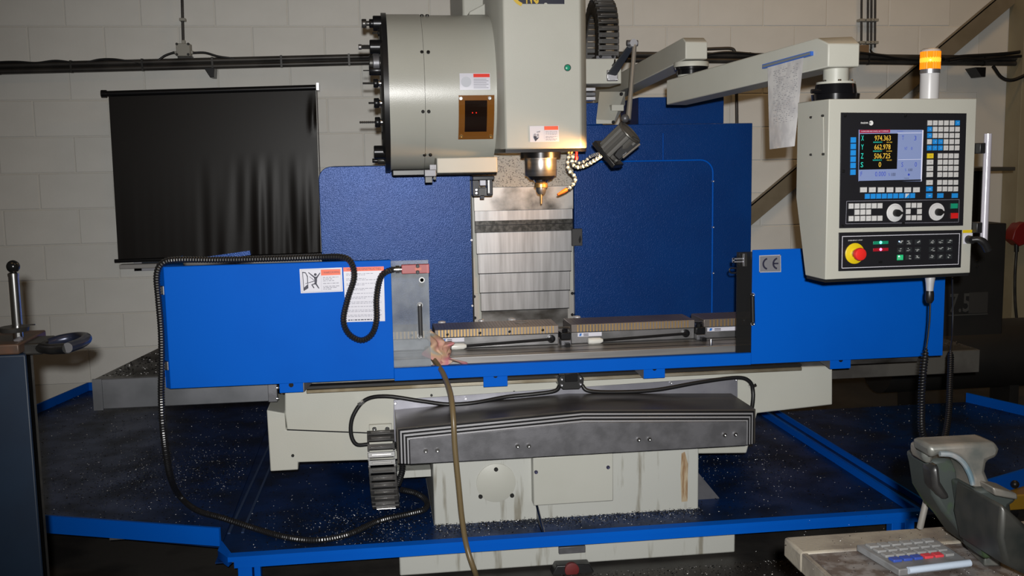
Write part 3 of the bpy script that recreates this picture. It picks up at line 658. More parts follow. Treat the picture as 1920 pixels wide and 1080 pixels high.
t, f = sticker('ce_plate', 'grey plate with black CE mark on the right blue panel', [(1423.5,479),(1464,477.5),(1464.5,510),(1423.5,511)], GY-.0015, 'plates on the guard')
t.children[0].data.materials[0] = mat('grey_plate', (.30,.30,.33), .35, .4); outline(t, f, .0, .0, 1, 1, .03, mat('plate_edge', (.42,.42,.45), .4))
def arc(c, R, r_, a0, a1, n=18): return [V((c.x+R*math.cos(math.radians(a0+(a1-a0)*k/n)), c.y, c.z+R*math.sin(math.radians(a0+(a1-a0)*k/n)))) for k in range(n+1)]+[V((c.x+r_*math.cos(math.radians(a1+(a0-a1)*k/n)), c.y, c.z+r_*math.sin(math.radians(a1+(a0-a1)*k/n)))) for k in range(n+1)]
for c in (f(.42,.5), f(.88,.5)): 
    P = arc(c, .0245, .0175, 105, 255); b = MB()
    for k in range(18): b.prism([P[k],P[k+1],P[36-k],P[37-k]], (0,.0003,0))
    b.build('ce_letter', INK, t, smooth=0)
c = f(.86,.5); MB().box(c.x-.02, c.y, c.z-.003, c.x+.002, c.y+.0003, c.z+.003).build('ce_letter', INK, t)
# flexible black conduit
HP = [A(738,505,GY),(A(722,511,GY-.015)),A(712,525,GY-.015),A(706,560,GY-.015),A(706,600,GY-.012),A(697,627,GY-.012),A(677,638,GY-.012),A(654,626,GY-.012),A(644,600,GY-.012),A(652,560,GY-.012),A(664,520,GY-.014),A(658,492,GY-.014),A(640,482,GY-.005),A(600,482,GY+.012),A(540,484,GY+.015),A(470,486,GY+.015),A(400,487,GY+.012),A(330,487,GY+.0),A(304,494,GY-.012),A(294,516,GY-.016),A(297,560,GY-.016),A(302,620,GY-.02),A(303,680,GY-.03),A(302,740,GY-.04),A(306,810,GY-.05),A(318,890,3.92),
      Zp(337,930,.235),Zp(370,957,.218),Zp(420,972,.213),Zp(475,990,TZ+.016),Zp(530,1006,TZ+.013),Zp(590,1013,TZ+.013),Zp(650,1003,TZ+.013),Zp(710,977,TZ+.013),Zp(770,963,TZ+.013),Zp(796,955,TZ+.014),Zp(800,940,TZ+.02),Zp(780,925,TZ+.04),Zp(752,918,TZ+.07)]
rs = resample(spl(HP, 12), .0032)
MB().tube(rs, .011, 9, rf=lambda i: .0122 if i % 3 else .0102).build('flexible_conduit', mat('black_conduit', (.012,.012,.013), .3, spec=.7), label='long black ribbed conduit looping from the red switch round the guard into the chip tray', cat='hose', smooth=30)
for i, (x, y) in enumerate(((470,487),(632,483))): pass
# brown coolant hose
ho = [A(800,652,3.99),A(812,672,3.95),A(822,686,3.88),A(833,705,3.80),A(845,740,3.68),A(850,785,3.62),A(853,840,3.605),A(860,910,3.60),A(866,970,3.60),A(874,1020,3.6),A(888,1065,3.58),Zp(905,1100,.02),Zp(960,1130,.014),Zp(1040,1150,.014)]
MB().tube(spl(ho, 8), .0105, 12).build('coolant_hose', mat('olive_hose', (.15,.11,.055), .35), label='olive brown hose hanging from the rag over the guard to the floor', cat='hose', smooth=60)
# black cables to the connector
cn = thing('cable_connector', 'black double cable connector under the guard at the middle', 'connector', A(1070,728,3.9))
MB().ppoly([(1046,712),(1052,704),(1088,702),(1095,710),(1094,722),(1086,730),(1056,731),(1048,724)], 3.87, .08).build('connector_body', BLACK, cn, bevel=.003)
bolts(cn, [A(1053,711,3.87), A(1053,722,3.87), A(1088,709,3.87), A(1088,720,3.87)], .005, mt=SILVER)
MB().pbox(1060, 700, 1083, 716, 3.86, .02).build('connector_cap', OXIDE, cn, bevel=.002)
cable([A(1050,722,3.89),A(1040,733,3.88),A(1000,739,3.88),A(950,744,3.88),A(890,755,3.86),A(840,758,3.86),A(790,752,3.88),A(725,743,3.9),A(685,750,3.92),A(662,780,3.92),A(658,812,3.92),A(668,833,3.92),A(692,833,3.93)], .0082, 'black cable looping left from the connector to the drag chain', group='cables across the saddle')
cable([A(1091,722,3.89),A(1105,733,3.88),A(1160,735,3.88),A(1230,731,3.88),A(1310,717,3.89),A(1380,708,3.9),A(1405,715,3.9),A(1412,735,3.9),A(1410,765,3.88),A(1402,790,3.85)], .0082, 'black cable looping right from the connector behind the way cover', group='cables across the saddle')
for i, (x, y, s_) in enumerate(((677,755,'left'),(1411,723,'right'))):
    q = A(x,y,3.92); MB().obox(q, V((.012,0,.006)), V((-.003,0,.006)), V((0,.014,0))).build('cable_clip', CHROME, label='small shiny clip holding the '+s_+' black cable loop', cat='clip', bevel=.002)
# drag chains
CHN = mat('drag_chain_plastic', (.05,.047,.045), .4, .1, c2=(.03,.03,.03), scale=8, spec=.7)
CHR = mat('chain_rib_gloss', (.10,.095,.09), .22, .2)
def chain(label, path, pitch, hw, th, loc, name='drag_chain'):
    t = thing(name, label, 'cable chain', loc, 'drag chains')
    P = resample(spl(path, 14), pitch)
    for a, b in zip(P, P[1:]):
        e = (b-a).normalized(); s_ = V((1,0,0)); n_ = s_.cross(e).normalized()
        if n_.dot((a+b)/2-CEN[0]) < 0: n_ = -n_
        c = (a+b)/2; L = (b-a).length*.5
        k = MB().obox(c+n_*th*.8, s_*hw, e*L*.80, n_*th*.22).build('chain_link', CHN, t, bevel=.002)
        MB().obox(c+n_*th*1.08, s_*hw*.72, e*L*.26, n_*th*.10).build('link_rib', CHR, k, bevel=.001)
        for sx in (-1, 1): MB().obox(c+s_*sx*hw*.93-n_*th*.1, s_*hw*.07, e*L*1.04, n_*th*.95).build('side_plate', CHN, k)
    return t
x_ = A(716,880,3.86).x; CEN = [V((x_, 3.99, .475))]
pth = [V((x_,3.905,0.545)),V((x_,3.862,0.520)),V((x_+.001,3.838,0.470)),V((x_+.003,3.830,0.410)),V((x_+.006,3.842,0.345)),V((x_+.01,3.872,0.295)),V((x_+.013,3.94,0.268)),V((x_+.014,4.05,0.262))]
CEN = [V((x_, 4.0, .43))]
ch = chain('black ribbed drag chain hanging left of the grey way cover', pth, .0265, .052, .026, V((x_,3.95,.28)))
MB().pbox(692, 796, 735, 815, 3.925, .018).build('end_bracket', CREAM, ch, bevel=.003); bolts(ch, [A(702,804,3.923), A(726,804,3.923)], .009, mt=CHROME)
rs = resample(spl([V((x_+.055,3.95,.50)),V((x_+.075,3.93,.46)),V((x_+.08,3.92,.40)),V((x_+.06,3.94,.33))], 10), .003)
MB().tube(rs, .012, 8, rf=lambda i: .013 if i % 3 else .010).build('ribbed_hose', RUBBER, ch)

# ================================================================ column, enclosure, covers
CY = 4.97
cl = thing('machine_column', 'cream cast column rising behind the milling head', 'machine column', (.74, 5.3, .2))
MB().box(.46, CY+.06, .175, 1.03, 5.75, 2.9).build('column_casting', CREAM, cl, bevel=.01)
q = A(905,20,4.9); MB().ppoly([(879,28),(880,22),(916,3),(932,-30),(932,28)], 4.86, .2).build('column_cap', CREAM, cl, bevel=.004)
MB().ppoly([(914,-30),(934,-30),(934,30),(914,30)], 4.80, .2).build('column_rib', CREAM, cl, bevel=.004)
MB().pbox(885, 292, 1075, 350, CY-.015, .08).build('speckled_plate', mat('speckled_plate', (.42,.40,.36), .55, c2=(.08,.075,.07), scale=170, lo=.36, hi=.44), cl)
cw = thing('column_way_cover', 'stepped steel telescopic cover down the front of the column', 'way cover', (.75, CY, .8))
OILP = mat('oil_sprayed_steel', (.36,.35,.34), .4, .7, c2=(.03,.03,.028), scale=3.2, lo=.42, hi=.56, detail=8)
OILK = mat('soaked_steel', (.06,.058,.055), .35, .6, c2=(.02,.02,.018), scale=60)
rows = [(350,394,888.5,1075,OILP,0),(394,421,890,1074,STEEL,.006),(420,434.5,890.5,1074,OILK,.005),(435,474,893,1072,STEEL,.012),(474,511,896,1070.5,STEEL,.018),(510,547,899,1069,STEEL,.024),(546,581,901.5,1067,STEEL,.030),(580,640,904,1065.5,STEELD,.036)]
for y0, y1, x0, x1, mt_, off in rows:
    ym = (y0+y1)/2; yy = CY+off
    MB().box(A(x0,ym,yy).x, yy, A(982,y1,yy).z, A(x1,ym,yy).x, yy+.012, A(982,y0,yy).z+(.02 if off else 0)).build('cover_plate', mt_, cw, bevel=.0015)
    if off and mt_ is not OILK: MB().box(A(x0,ym,yy).x, yy-.0015, A(982,y1+.5,yy).z, A(x1,ym,yy).x, yy+.003, A(982,y1-1.0,yy).z).build('lip', OXIDE, cw)
RAIL = mat('rail_plate', (.34,.33,.31), .45, .4)
for x0, x1 in ((886.5,897),(1064,1076)):
    MB().box(A(x0,500,CY+.03).x, CY+.04, .6, A(x1,500,CY+.03).x, CY+.07, 1.5).build('side_rail', CREAM, cw)
    MB().box(A(x0+1,600,CY+.03).x, CY+.032, .6, A(x1+.5,600,CY+.03).x, CY+.04, A(980,548,CY+.03).z).build('rail_plate', RAIL, cw)
bolts(cw, [A(889,556,CY+.03), A(890.5,596,CY+.03), A(1073,550,CY+.03), A(1073,590,CY+.03)], .0075, mt=OXIDE)
MB().pbox(1073, 429, 1092, 461, CY-.03, .03).build('black_pad', mat('grey_black_pad', (.03,.03,.032), .55), label='small dark grey pad on the right edge of the column cover', cat='pad', bevel=.002)
MB().ppoly([(1085,449),(1088,441),(1090,449),(1088,456),(1086,455)], CY-.033, .003).build('chip_mark', OXIDE, bpy.data.objects['black_pad'])
eL = thing('column_guard', 'dark blue hammered sheet-metal guard left of the column', 'machine guard', (.1, 5.2, .25), 'blue guards beside the column')
pts = [(604,640)]+[(604,345)]+[(604+18*(1-math.cos(a*math.pi/12)), 330-18*math.sin(a*math.pi/12)+2) for a in range(0,7)]+[(884,310),(886,640)]
ptsw = [V((A(604,500,CY).x,CY,.25)),V((A(604,500,CY).x,CY,A(604,333,CY).z))]
cxr, czr = ptsw[1].x+.06, A(700,311,CY).z-.06
ptsw = [V((cxr-.06,CY,.25))]+[V((cxr-.06*math.cos(a*math.pi/16), CY, czr+.06*math.sin(a*math.pi/16))) for a in range(9)]
xr = A(885,450,CY).x; ptsw += [V((xr,CY,czr+.06)),V((xr,CY,.25))]
MB().prism(ptsw, (0,.62,0)).build('guard_panel', NAVY, eL, bevel=.003)
MB().box(xr-.004, CY-.004, .25, xr+.004, CY+.02, czr+.0).build('edge_strip', OXIDE, eL)
bolts(eL, [A(884,450,CY), A(885.5,573,CY)], .006)
eR = thing('column_guard', 'dark blue sheet-metal guard with rounded door right of the column', 'machine guard', (1.4, 5.2, .25), 'blue guards beside the column')
xl, xrr = A(1077,450,CY).x, A(1409,400,CY).x; zt = A(1300,232,CY).z
MB().box(xl, CY, .25, xrr, CY+.62, zt).build('guard_panel', NAVY, eR, bevel=.003)
MB().box(A(1200,205,CY).x, CY+.03, zt, A(1361,205,CY).x, CY+.4, A(1290,181,CY).z).build('top_box', NAVY, eR, bevel=.003)
MB().box(xl, CY-.004, zt, A(1130,215,CY).x, CY+.3, A(1110,193,CY).z).build('top_corner', NAVY, eR, bevel=.003)
zd = A(1200,302,CY).z; dx = A(1335,450,CY).x; R = .065
ring = [V((xl+.01,CY-.006,.25)),V((xl+.01,CY-.006,zd))]+[V((dx-R+R*math.sin(a*math.pi/16),CY-.006,zd-R+R*math.cos(a*math.pi/16))) for a in range(9)]+[V((dx,CY-.006,.25))]
MB().prism(ring, (0,.006,0)).build('door', NAVY, eR, bevel=.001)
MB().tube([V((xl+.01,CY-.007,zd))]+ring[2:], .0038, 8).build('door_bead', BLUE, eR)
bolts(eR, [A(1337,340,CY-.01), A(1337,426,CY-.01), A(1337,512,CY-.01)], .005)
MB().box(A(1243,270,CY).x-.0012, CY-.002, A(1243,300,CY).z, A(1243,270,CY).x+.0012, CY, A(1243,250,CY).z).build('seam', BLUE, eR)

# ================================================================ milling head
HY = 4.30
hd = thing('milling_head', 'cream chamfered milling head with the spindle below', 'milling head', (.73, 4.5, 1.4))
xa, xb, xc_, xd = A(934,150,HY+.05).x, A(946,150,HY).x, A(1089,150,HY).x, A(1099,150,HY+.05).x
zb = A(1015,279,HY).z
def hring(z): return [V((xa,HY+.05,z)),V((xb,HY,z)),V((xc_,HY,z)),V((xd,HY+.05,z)),V((xd,HY+.5,z)),V((xa,HY+.5,z))]
MB().prism(hring(zb), (0,0,2.75-zb)).build('head_cover', CREAM, hd, bevel=.006)
MB().prism([V((p.x,p.y+.008,p.z)) for p in hring(zb-.014)], (0,0,.016)).build('head_bottom', OXIDE, hd)
LG = MB().box(A(971,0,HY).x, HY-.003, A(1015,7.5,HY).z, A(1058,0,HY).x, HY, 2.35).build('maker_plate', mat('plate_black', (.012,.013,.03), .35), hd)
MB().lathe(V((A(1023,8,HY).x, HY-.0028, A(1023,9,HY).z)), (0,-1,0), [(0,.008),(.0006,.008)], 14).build('plate_notch', CREAM, LG)
YT = mat('yellow_print', (.62,.42,.03), .4)
q = A(998,-10,HY-.004); text('NC', q, EX, EZ, .074, YT, LG, .052, bold=.02)
P = arc(A(990,-22,HY-.0042), .078, .064, 150, 248); b = MB()
for k in range(18): b.prism([P[k],P[k+1],P[36-k],P[37-k]], (0,.0004,0))
b.build('plate_emblem', YT, LG, smooth=0)
MB().lathe(A(1064,127,HY), (0,-1,0), [(0,.0145),(.004,.0145),(.004,.012)], 20).build('button_ring', DARK, hd)
MB().lathe(A(1064,127,HY-.004), (0,-1,0), [(0,.0118),(.004,.0115),(.006,.008)], 20).build('green_button', GREENP, hd)
SY = 4.47; sx = A(1014,310,SY).x
def sz(y): return A(1014,y,SY).z
SPN = mat('spindle_steel', (.45,.44,.43), .3, .9, c2=(.36,.35,.34), scale=4, stretch=(1,1,30))
def sp(prof, mt_, name, n=36): return MB().lathe((sx,SY,0), (0,0,1), prof, n).build(name, mt_, hd)
sp([(sz(296),.088),(sz(280)+.02,.088)], OXIDE, 'spindle_flange'); sp([(sz(298),.070),(sz(289),.072)], STEEL, 'spindle_collar')
sp([(sz(330),.068),(sz(329),.0695),(sz(296),.0695),(sz(294),.068)], SPN, 'spindle_nose')
sp([(sz(337),.048),(sz(330),.062)], OXIDE, 'spindle_ring')
tl_ = thing('tool_holder', 'tool holder with a thin end mill clamped in the spindle', 'tool holder', (sx,SY,sz(382)))
for prof, mt_, nm in (([(sz(342),.026),(sz(337),.034),(sz(334),.034)], CHROME, 'taper_flange'), ([(sz(352),.024),(sz(351),.03),(sz(345),.03),(sz(343),.026)], BRASS, 'collar'), ([(sz(364),.014),(sz(358),.022),(sz(352),.022)], STEEL, 'collet_nut'), ([(sz(382),.004),(sz(372),.005),(sz(364),.006)], BRASS, 'end_mill')):
    MB().lathe((sx,SY,0), (0,0,1), prof, 24).build(nm, mt_, tl_)
t, f = sticker('warning_sticker', 'small warning sticker with hand pictogram low on the milling head', [(993,236.5),(1047.5,235.5),(1048.5,265.5),(994,266.5)], HY-.0015)
rect(t, f, .5, .02, .98, .26, ORANGE, 'header'); rect(t, f, .497, .02, .5, .98, INKG); lines(t, f, .54, .94, (.34,.44,.52,.66,.72,.82,.88), .035, INKG, 8)
def pic(pts, m_=INK): MB().prism([f(*p) for p in pts], (0,.0003,0)).build('pictogram', m_, t, smooth=0)
pic([(.12,.70),(.14,.62),(.24,.66),(.22,.74),(.32,.70),(.28,.78),(.22,.90),(.18,.96)]); pic([(.12,.66),(.13,.52),(.18,.45),(.21,.52),(.21,.66)], INKG); pic([(.23,.36),(.36,.30),(.35,.40),(.24,.42)], INKG); pic([(.23,.5),(.31,.48),(.31,.68),(.24,.66)], INKG)
# coolant nozzles: bead hoses
BW = mat('bead_white_blue', (.34,.42,.50), .3); BD = mat('bead_dark', (.03,.05,.09), .35)
def beads(pts, r, label, tip):
    P = resample(spl(pts, 12), r*1.35); t = thing('coolant_nozzle', label, 'coolant nozzle', P[-1], 'coolant nozzles at the spindle')
    for i in range(len(P)-1):
        e = P[i+1]-P[i]; L = e.length
        MB().lathe(P[i], e, [(0,r*.62),(L*.25,r),(L*.7,r),(L,r*.62)], 10).build('hose_segment', BW if i % 2 else BD, t)
    e = (P[-1]-P[-2]).normalized(); MB().lathe(P[-1], e, [(0,r*1.05),(.02,r),(.05,r*.55)], 10).build('nozzle_tip', tip, t)
ORT = mat('orange_plastic', (.75,.14,.03), .35)
beads([A(1075,288,4.42),A(1072,305,4.40),A(1082,314,4.38),A(1100,309,4.36),A(1120,297,4.30),A(1138,284,4.24)], .0085, 'bead hose bending right from the spindle towards the lamp', BD)
beads([A(1080,288,4.46),A(1080,305,4.45),A(1095,303,4.44),A(1108,293,4.43),A(1120,289,4.36),A(1136,285,4.28)], .0075, 'second bead hose behind, bending right towards the lamp', BD)
beads([A(1067,288,4.42),A(1064,305,4.41),A(1066,320,4.40),A(1077,330,4.39),A(1078,340,4.38),A(1071,350,4.37),A(1060,357,4.36)], .0085, 'bead hose curling down with an orange tip at the tool', ORT)
for i, (x, m_, nm) in enumerate(((1066,BRASS,'left brass'),(1072,BRASS,'right brass'),(1081,REDP,'red'))):
    MB().lathe(A(x,300,4.42), (0,0,1), [(0,.007),(.012,.008),(.02,.006),(.05,.006)], 10).build('coolant_valve', m_, label=nm+' coolant valve under the milling head', cat='valve', group='coolant valves')

# ================================================================ tool changer
TY = 4.74; TR = .335
zc_ = (A(830,29,TY).z+A(830,318,TY).z)/2; TR = (A(830,29,TY).z-A(830,318,TY).z)/2
tx0, txm, tx1 = A(721,170,TY-TR).x, A(797,170,TY-TR).x, A(932,170,TY-TR).x
tc_ = thing('tool_changer', 'cream drum-shaped tool changer left of the milling head', 'tool changer', (.3, TY, 1.55))
def drum(x0, x1, r, name, m_, rim=0):
    prof = [(0, r-rim),(rim, r)] if rim else [(0, r)]
    MB().lathe((x0,TY,zc_), (1,0,0), prof+[(x1-x0, r)], 96).build(name, m_, tc_)
drum(tx0+.006, txm-.0008, TR+.002, 'drum_cover', DRUMC, .012); drum(txm+.0008, tx1, TR-.002, 'drum_cover', DRUMC)
drum(tx0-.002, tx0+.02, TR+.008, 'drum_rim', BLACK); MB().lathe((tx0-.012,TY,zc_), (1,0,0), [(0,TR-.04),(.012,TR-.03)], 64).build('tool_disc', DARK, tc_)
def ond(px, py, r=TR):   # point on drum surface
    d = ray(px, py); o = CAM; a = d.y*d.y+d.z*d.z; bq = 2*((o.y-TY)*d.y+(o.z-zc_)*d.z); c_ = (o.y-TY)**2+(o.z-zc_)**2-r*r
    D = bq*bq-4*a*c_
    if D < 0: D = 0
    return o+d*((-bq-math.sqrt(D))/(2*a))
for x, y in ((791,98),(803,98),(793,209),(804,209),(796,290),(807,290)):
    p = ond(x, y); bolts(tc_, [p], .0075, normal=(0,p.y-TY,p.z-zc_), mt=DARK)
for x in (791,801): p = V((A(x,31,TY-.1).x, TY-.1, zc_+math.sqrt(TR**2-.01))); bolts(tc_, [p], .0075, normal=(0,p.y-TY,p.z-zc_), mt=DARK)
# viewing window: brown acrylic curved over the drum
def dpatch(name, m_, x0, x1, y0, y1, r, parent, thick=.004, n=10):
    b = MB(); xs = [ond((x0+x1)/2+s*(x1-x0)/2,(y0+y1)/2).x for s in (-1,1)]; pa, pb = ond((x0+x1)/2,y0), ond((x0+x1)/2,y1)
    a0, a1 = math.atan2(pa.z-zc_, TY-pa.y), math.atan2(pb.z-zc_, TY-pb.y); ring = []
    for k in range(n+1):
        a = a0+(a1-a0)*k/n; ring.append(V((xs[0], TY-r*math.cos(a), zc_+r*math.sin(a))))
    for k in range(n, -1, -1):
        a = a0+(a1-a0)*k/n; ring.append(V((xs[0], TY-(r+thick)*math.cos(a), zc_+(r+thick)*math.sin(a))))
    N = 2*(n+1)
    for k in range(n): b.prism([ring[k],ring[k+1],ring[N-2-k],ring[N-1-k]], (xs[1]-xs[0],0,0))
    return b.build(name, m_, parent, smooth=30)
wf = dpatch('window_frame', mat('brown_acrylic', (.20,.075,.012), .15, coat=.5), 860, 926.5, 178.5, 260, TR, tc_)
dpatch('window_pane', mat('dark_window', (.012,.006,.004), .12), 871.5, 913, 188, 246, TR+.004, wf, .0006)
for x, y, m_ in ((864,184.5,CHROME),(918,184,CHROME),(865,255,BRASS),(920,255,BRASS)):
    p = ond(x, y, TR+.004); bolts(wf, [p], .0085, normal=(0,p.y-TY,p.z-zc_), mt=m_)
LEDR = mat('red_led', (.5,.0,.0), .4, emit=(1,.02,.01), es=2.2)
for x in (886,893): p = ond(x, 211.5, TR+.005); MB().sphere(p, .0022, 8).build('red_lamp', LEDR, wf)
ws = thing('warning_sticker', 'warning sticker with round pictogram on the tool changer drum', 'sticker', ond(890,152), 'warning stickers')
dpatch('sheet', WHITE, 862, 919, 137.5, 168.5, TR+.0005, ws, .0008); dpatch('header', mat('red_print', (.75,.03,.015), .4), 887.5, 918, 138.5, 145, TR+.0014, ws, .0004)
for k in range(6): dpatch('print_lines', INKG, 888, 916 if k % 2 else 912, 148+3.2*k, 149.2+3.2*k, TR+.0014, ws, .0003, 2)
p = ond(874,153.5, TR+.0014); nn = V((0,p.y-TY,p.z-zc_)); MB().lathe(p, nn, [(0,.022),(.0004,.022)], 24).build('pictogram', mat('pale_grey_print', (.5,.52,.58), .4), ws)
# lower box, sensor block, gripper
MB().pbox(819, 295, 932.5, 324, TY-TR+.03, .25).build('lower_box', CREAM, tc_, bevel=.004)
MB().pbox(735, 316, 932, 329, TY-.12, .2).build('base_plate', BLACK, tc_, bevel=.006)
sb = MB().pbox(796, 318, 818, 331, TY-TR+.02, .05).build('sensor_block', GUN, tc_, bevel=.002); MB().pbox(797, 331, 811, 343, TY-TR+.025, .04).build('sensor_foot', BLACK, tc_, bevel=.002); MB().pbox(806, 309, 818, 320, TY-TR+.03, .03).build('sensor_mount', GUN, tc_)
bolts(tc_, [A(815,334,TY-TR+.02)], .008, mt=DARK)
gp = thing('tool_gripper', 'black tool change arm hanging under the tool changer', 'gripper', A(905,370,4.6))
gY = TY-.16
MB().pbox(886, 330, 927, 338, gY, .12).build('arm_hub', OXIDE, gp, bevel=.003); MB().pbox(886, 338, 898, 366, gY+.02, .06).build('arm_leg', OXIDE, gp, bevel=.002); MB().pbox(913, 336, 924, 366, gY, .05).build('arm_leg', OXIDE, gp, bevel=.003)
MB().pbox(887, 352, 923, 368, gY+.03, .05).build('arm_bar', BLACK, gp, bevel=.002); MB().pbox(900, 337, 911, 348, gY+.03, .03).build('white_block', WHITE, gp, bevel=.002); MB().pbox(901, 366, 908, 373, gY+.03, .03).build('arm_pin', OXIDE, gp)
MB().pbox(915, 338, 918, 362, gY-.006, .01).build('arm_guide', CHROME, gp)
bolts(gp, [A(893,356,gY), A(893,362,gY)], .006)
# tools on the disc
def tool(y, xr, label, parts, dy=-.22):
    """parts: list of (x0,x1,halfheight_px,material,name) in px, horizontal axis"""
    Yt = TY-math.sqrt(max(.004, (TR-.05)**2-(A(710,y,TY-.2).z-zc_)**2)); Yt = TY-(TY-Yt)*.93
    t = thing('tool_holder', label, 'tool holder', A(710,y,Yt), 'tool holders on the tool changer disc')
    k = Yt/1923*1.0
    for x0, x1, h, m_, nm in parts:
        c0, c1 = A(x0,y,Yt), A(x1,y,Yt); c0 = V((c0.x,Yt,A(xr,y,Yt).z)); c1 = V((c1.x,Yt,c0.z)); r = h*k
        if nm == 'drill': MB().lathe(c0, EX, [(i*(c1.x-c0.x)/16, r*(1 if (i//1) % 2 else .72)) for i in range(17)], 8).build(nm, m_, t, smooth=20)
        else: MB().lathe(c0, EX, [(0,r*.9),(.003,r),(c1.x-c0.x-.003,r),(c1.x-c0.x,r*.9)], 20).build(nm, m_, t)
    return t
tool(44, 710, 'large end mill in a black holder at the top of the disc', [(678,687,8,STEELD,'cutter_head'),(686,700,4.5,STEELD,'shank'),(692,703,8,OXIDE,'collet_nut'),(699,722,14,OXIDE,'holder')])
tool(62, 710, 'small tool half hidden below the top holder', [(698,710,2,STEELD,'drill'),(708,722,6,OXIDE,'holder')])
tool(88, 710, 'milling cutter in a thick black holder, second large one from the top', [(672,678,5,STEEL,'cutter_tip'),(677,694,4.5,STEELD,'drill'),(693,722,13,OXIDE,'holder')])
tool(118, 710, 'broad shell mill with rough dark head above the small drills', [(692,700,14,DARK,'cutter_head'),(699,712,17,GUN,'cutter_body'),(711,722,11,DARK,'holder')])
tool(132, 710, 'thin centre drill under the shell mill', [(681,693,1.2,STEELD,'drill'),(692,722,9,OXIDE,'holder')])
tool(156, 710, 'long drill in a bright collet holder, topmost of the three bright ones', [(680,701,2.2,STEELD,'drill'),(700,709,8,OXIDE,'collet_nut'),(708,718,6,CHROME,'collar'),(716,724,8,STEEL,'holder')])
tool(193, 710, 'short drill in a bright collet holder, middle of the three bright ones', [(691,702,2.2,STEELD,'drill'),(701,711,9,OXIDE,'collet_nut'),(710,720,6.5,CHROME,'collar'),(718,726,9,STEEL,'holder')])
tool(229, 710, 'long drill in a bright collet holder, lowest of the three bright ones', [(674,704,2.2,STEELD,'drill'),(703,713,9.5,OXIDE,'collet_nut'),(711,721,7,CHROME,'collar'),(719,728,9.5,STEEL,'holder')])
tool(254, 712, 'short dark holder without a drill low on the disc', [(716,730,8,OXIDE,'holder')])
tool(285, 712, 'thick black cylindrical holder near the bottom of the disc', [(701,723,12,OXIDE,'holder'),(718,728,10.5,CHROME,'collar'),(725,734,12,OXIDE,'rear_ring')])
tool(301, 712, 'slim dark holder at the very bottom of the disc', [(698,712,4,OXIDE,'tip'),(708,730,6.5,DARK,'holder')])

# ================================================================ carriage behind head, big drag chain, work lamp
BXY = 4.62
cg = thing('lamp_bracket', 'cream box on the right of the head carrying the lamp and drag chain', 'bracket', A(1130,155,BXY))
MB().pbox(1092, 110, 1165, 157, BXY, .22).build('bracket_box', CREAM, cg, bevel=.003)
MB().pbox(1118, 104, 1155, 111, BXY+.02, .1).build('chain_foot', GUN, cg, bevel=.002); bolts(cg, [A(1126,106,BXY+.02), A(1149,106,BXY+.02)], .007, mt=OXIDE)
for y in (168, 177, 185): MB().pbox(1094, y-4, 1117, y+3, BXY+.1, .1).build('guide_block', SILVER if y != 177 else GUN, cg, bevel=.002)
x_ = A(1137,60,BXY+.06).x; CEN = [V((x_, 4.83, 2.05))]
pth = [V((x_,BXY+.05,A(1137,106,BXY+.05).z)), V((x_,BXY+.045,2.13)), V((x_,BXY+.05,2.19)), V((x_,BXY+.085,2.255)), V((x_,BXY+.17,2.29)), V((x_,BXY+.25,2.26)), V((x_,BXY+.30,2.19)), V((x_,BXY+.32,2.1)), V((x_,BXY+.32,1.95))]
chain('black glossy drag chain arching above the lamp bracket', pth, .0265, .048, .034, V((x_,BXY+.1,2.05)))
wl = thing('work_lamp', 'jointed work lamp with ribbed grey lamp head lighting the spindle', 'work lamp', A(1165,300,4.45))
LG_ = mat('lamp_grey', (.17,.165,.155), .42, .5); LB = mat('lamp_arm_blue_grey', (.06,.07,.085), .45, .3); LSF = mat('lamp_rod', (.38,.36,.33), .35, .7)
MB().pbox(1138, 131, 1159, 152, BXY-.012, .012).build('wall_plate', SILVER, wl, bevel=.004); bolts(wl, [A(x,y,BXY-.012) for x in (1140.5,1156) for y in (134,149)], .0045)
e0, e1 = A(1148,140,BXY-.03), A(1186,84,4.30); e = (e1-e0).normalized(); s_ = e.cross(V((0,1,0))).normalized()
MB().prism([e0-s_*.022, e0+s_*.022, e1+s_*.014, e1-s_*.014], (0,.03,0)).build('lower_arm', LB, wl, bevel=.005)
j = A(1186,81,4.29); MB().cyl(j+V((-.025,0,0)), j+V((.022,0,0)), .013, n=12).build('elbow_joint', GUN, wl); MB().cyl(j+V((0,-.02,0)), j+V((0,.04,0)), .016, n=14).build('elbow_pin', SILVER, wl)
MB().tube([A(1190,82,4.28), A(1183,170,4.24), A(1178,224,4.21)], .0095, 12, rf=lambda i: (.0095,.0095,.012)[i]).build('upper_arm', LSF, wl)
MB().sphere(A(1172,222,4.20), .018, 12).build('swivel', GUN, wl)
cable([A(1153,112,BXY-.01),A(1152,118,BXY-.02),A(1148,124,BXY-.02)], .004, 'tiny black lead on the cream lamp bracket')
# lamp head: finned drum, axis from upper right (cap) to lower left, leaning
hc0 = A(1179,250,4.18); hc1 = A(1149,279,4.22); axh = (hc1-hc0).normalized()
L = (hc1-hc0).length+.02
fin = []
b = MB(); n_ = 12
t1 = axh.cross(V((0,0,1))).normalized(); t2 = axh.cross(t1)
ringp = []
for k in range(n_*4):
    a = 2*math.pi*k/(n_*4); r = .056 if k % 4 in (0,1,2) else .048; ringp.append((math.cos(a)*r, math.sin(a)*r))
b.prism([hc0+t1*x+t2*y for x, y in ringp], axh*L); b.build('lamp_body', LG_, wl, smooth=0)
MB().lathe(hc0, -axh, [(0,.057),(.004,.059),(.008,.058),(.010,.050),(.006,.046),(.006,.02)], 32).build('rear_cap', mat('lamp_cap', (.11,.105,.095), .4, .5), wl)
MB().prism([hc0+t1*x+t2*y+axh*L for x, y in ((-.052,-.066),(.052,-.066),(.052,.07),(-.052,.07))], axh*.022).build('front_frame', BLACK, wl, bevel=.004)
sp_ = hc0+axh*(L+.024)
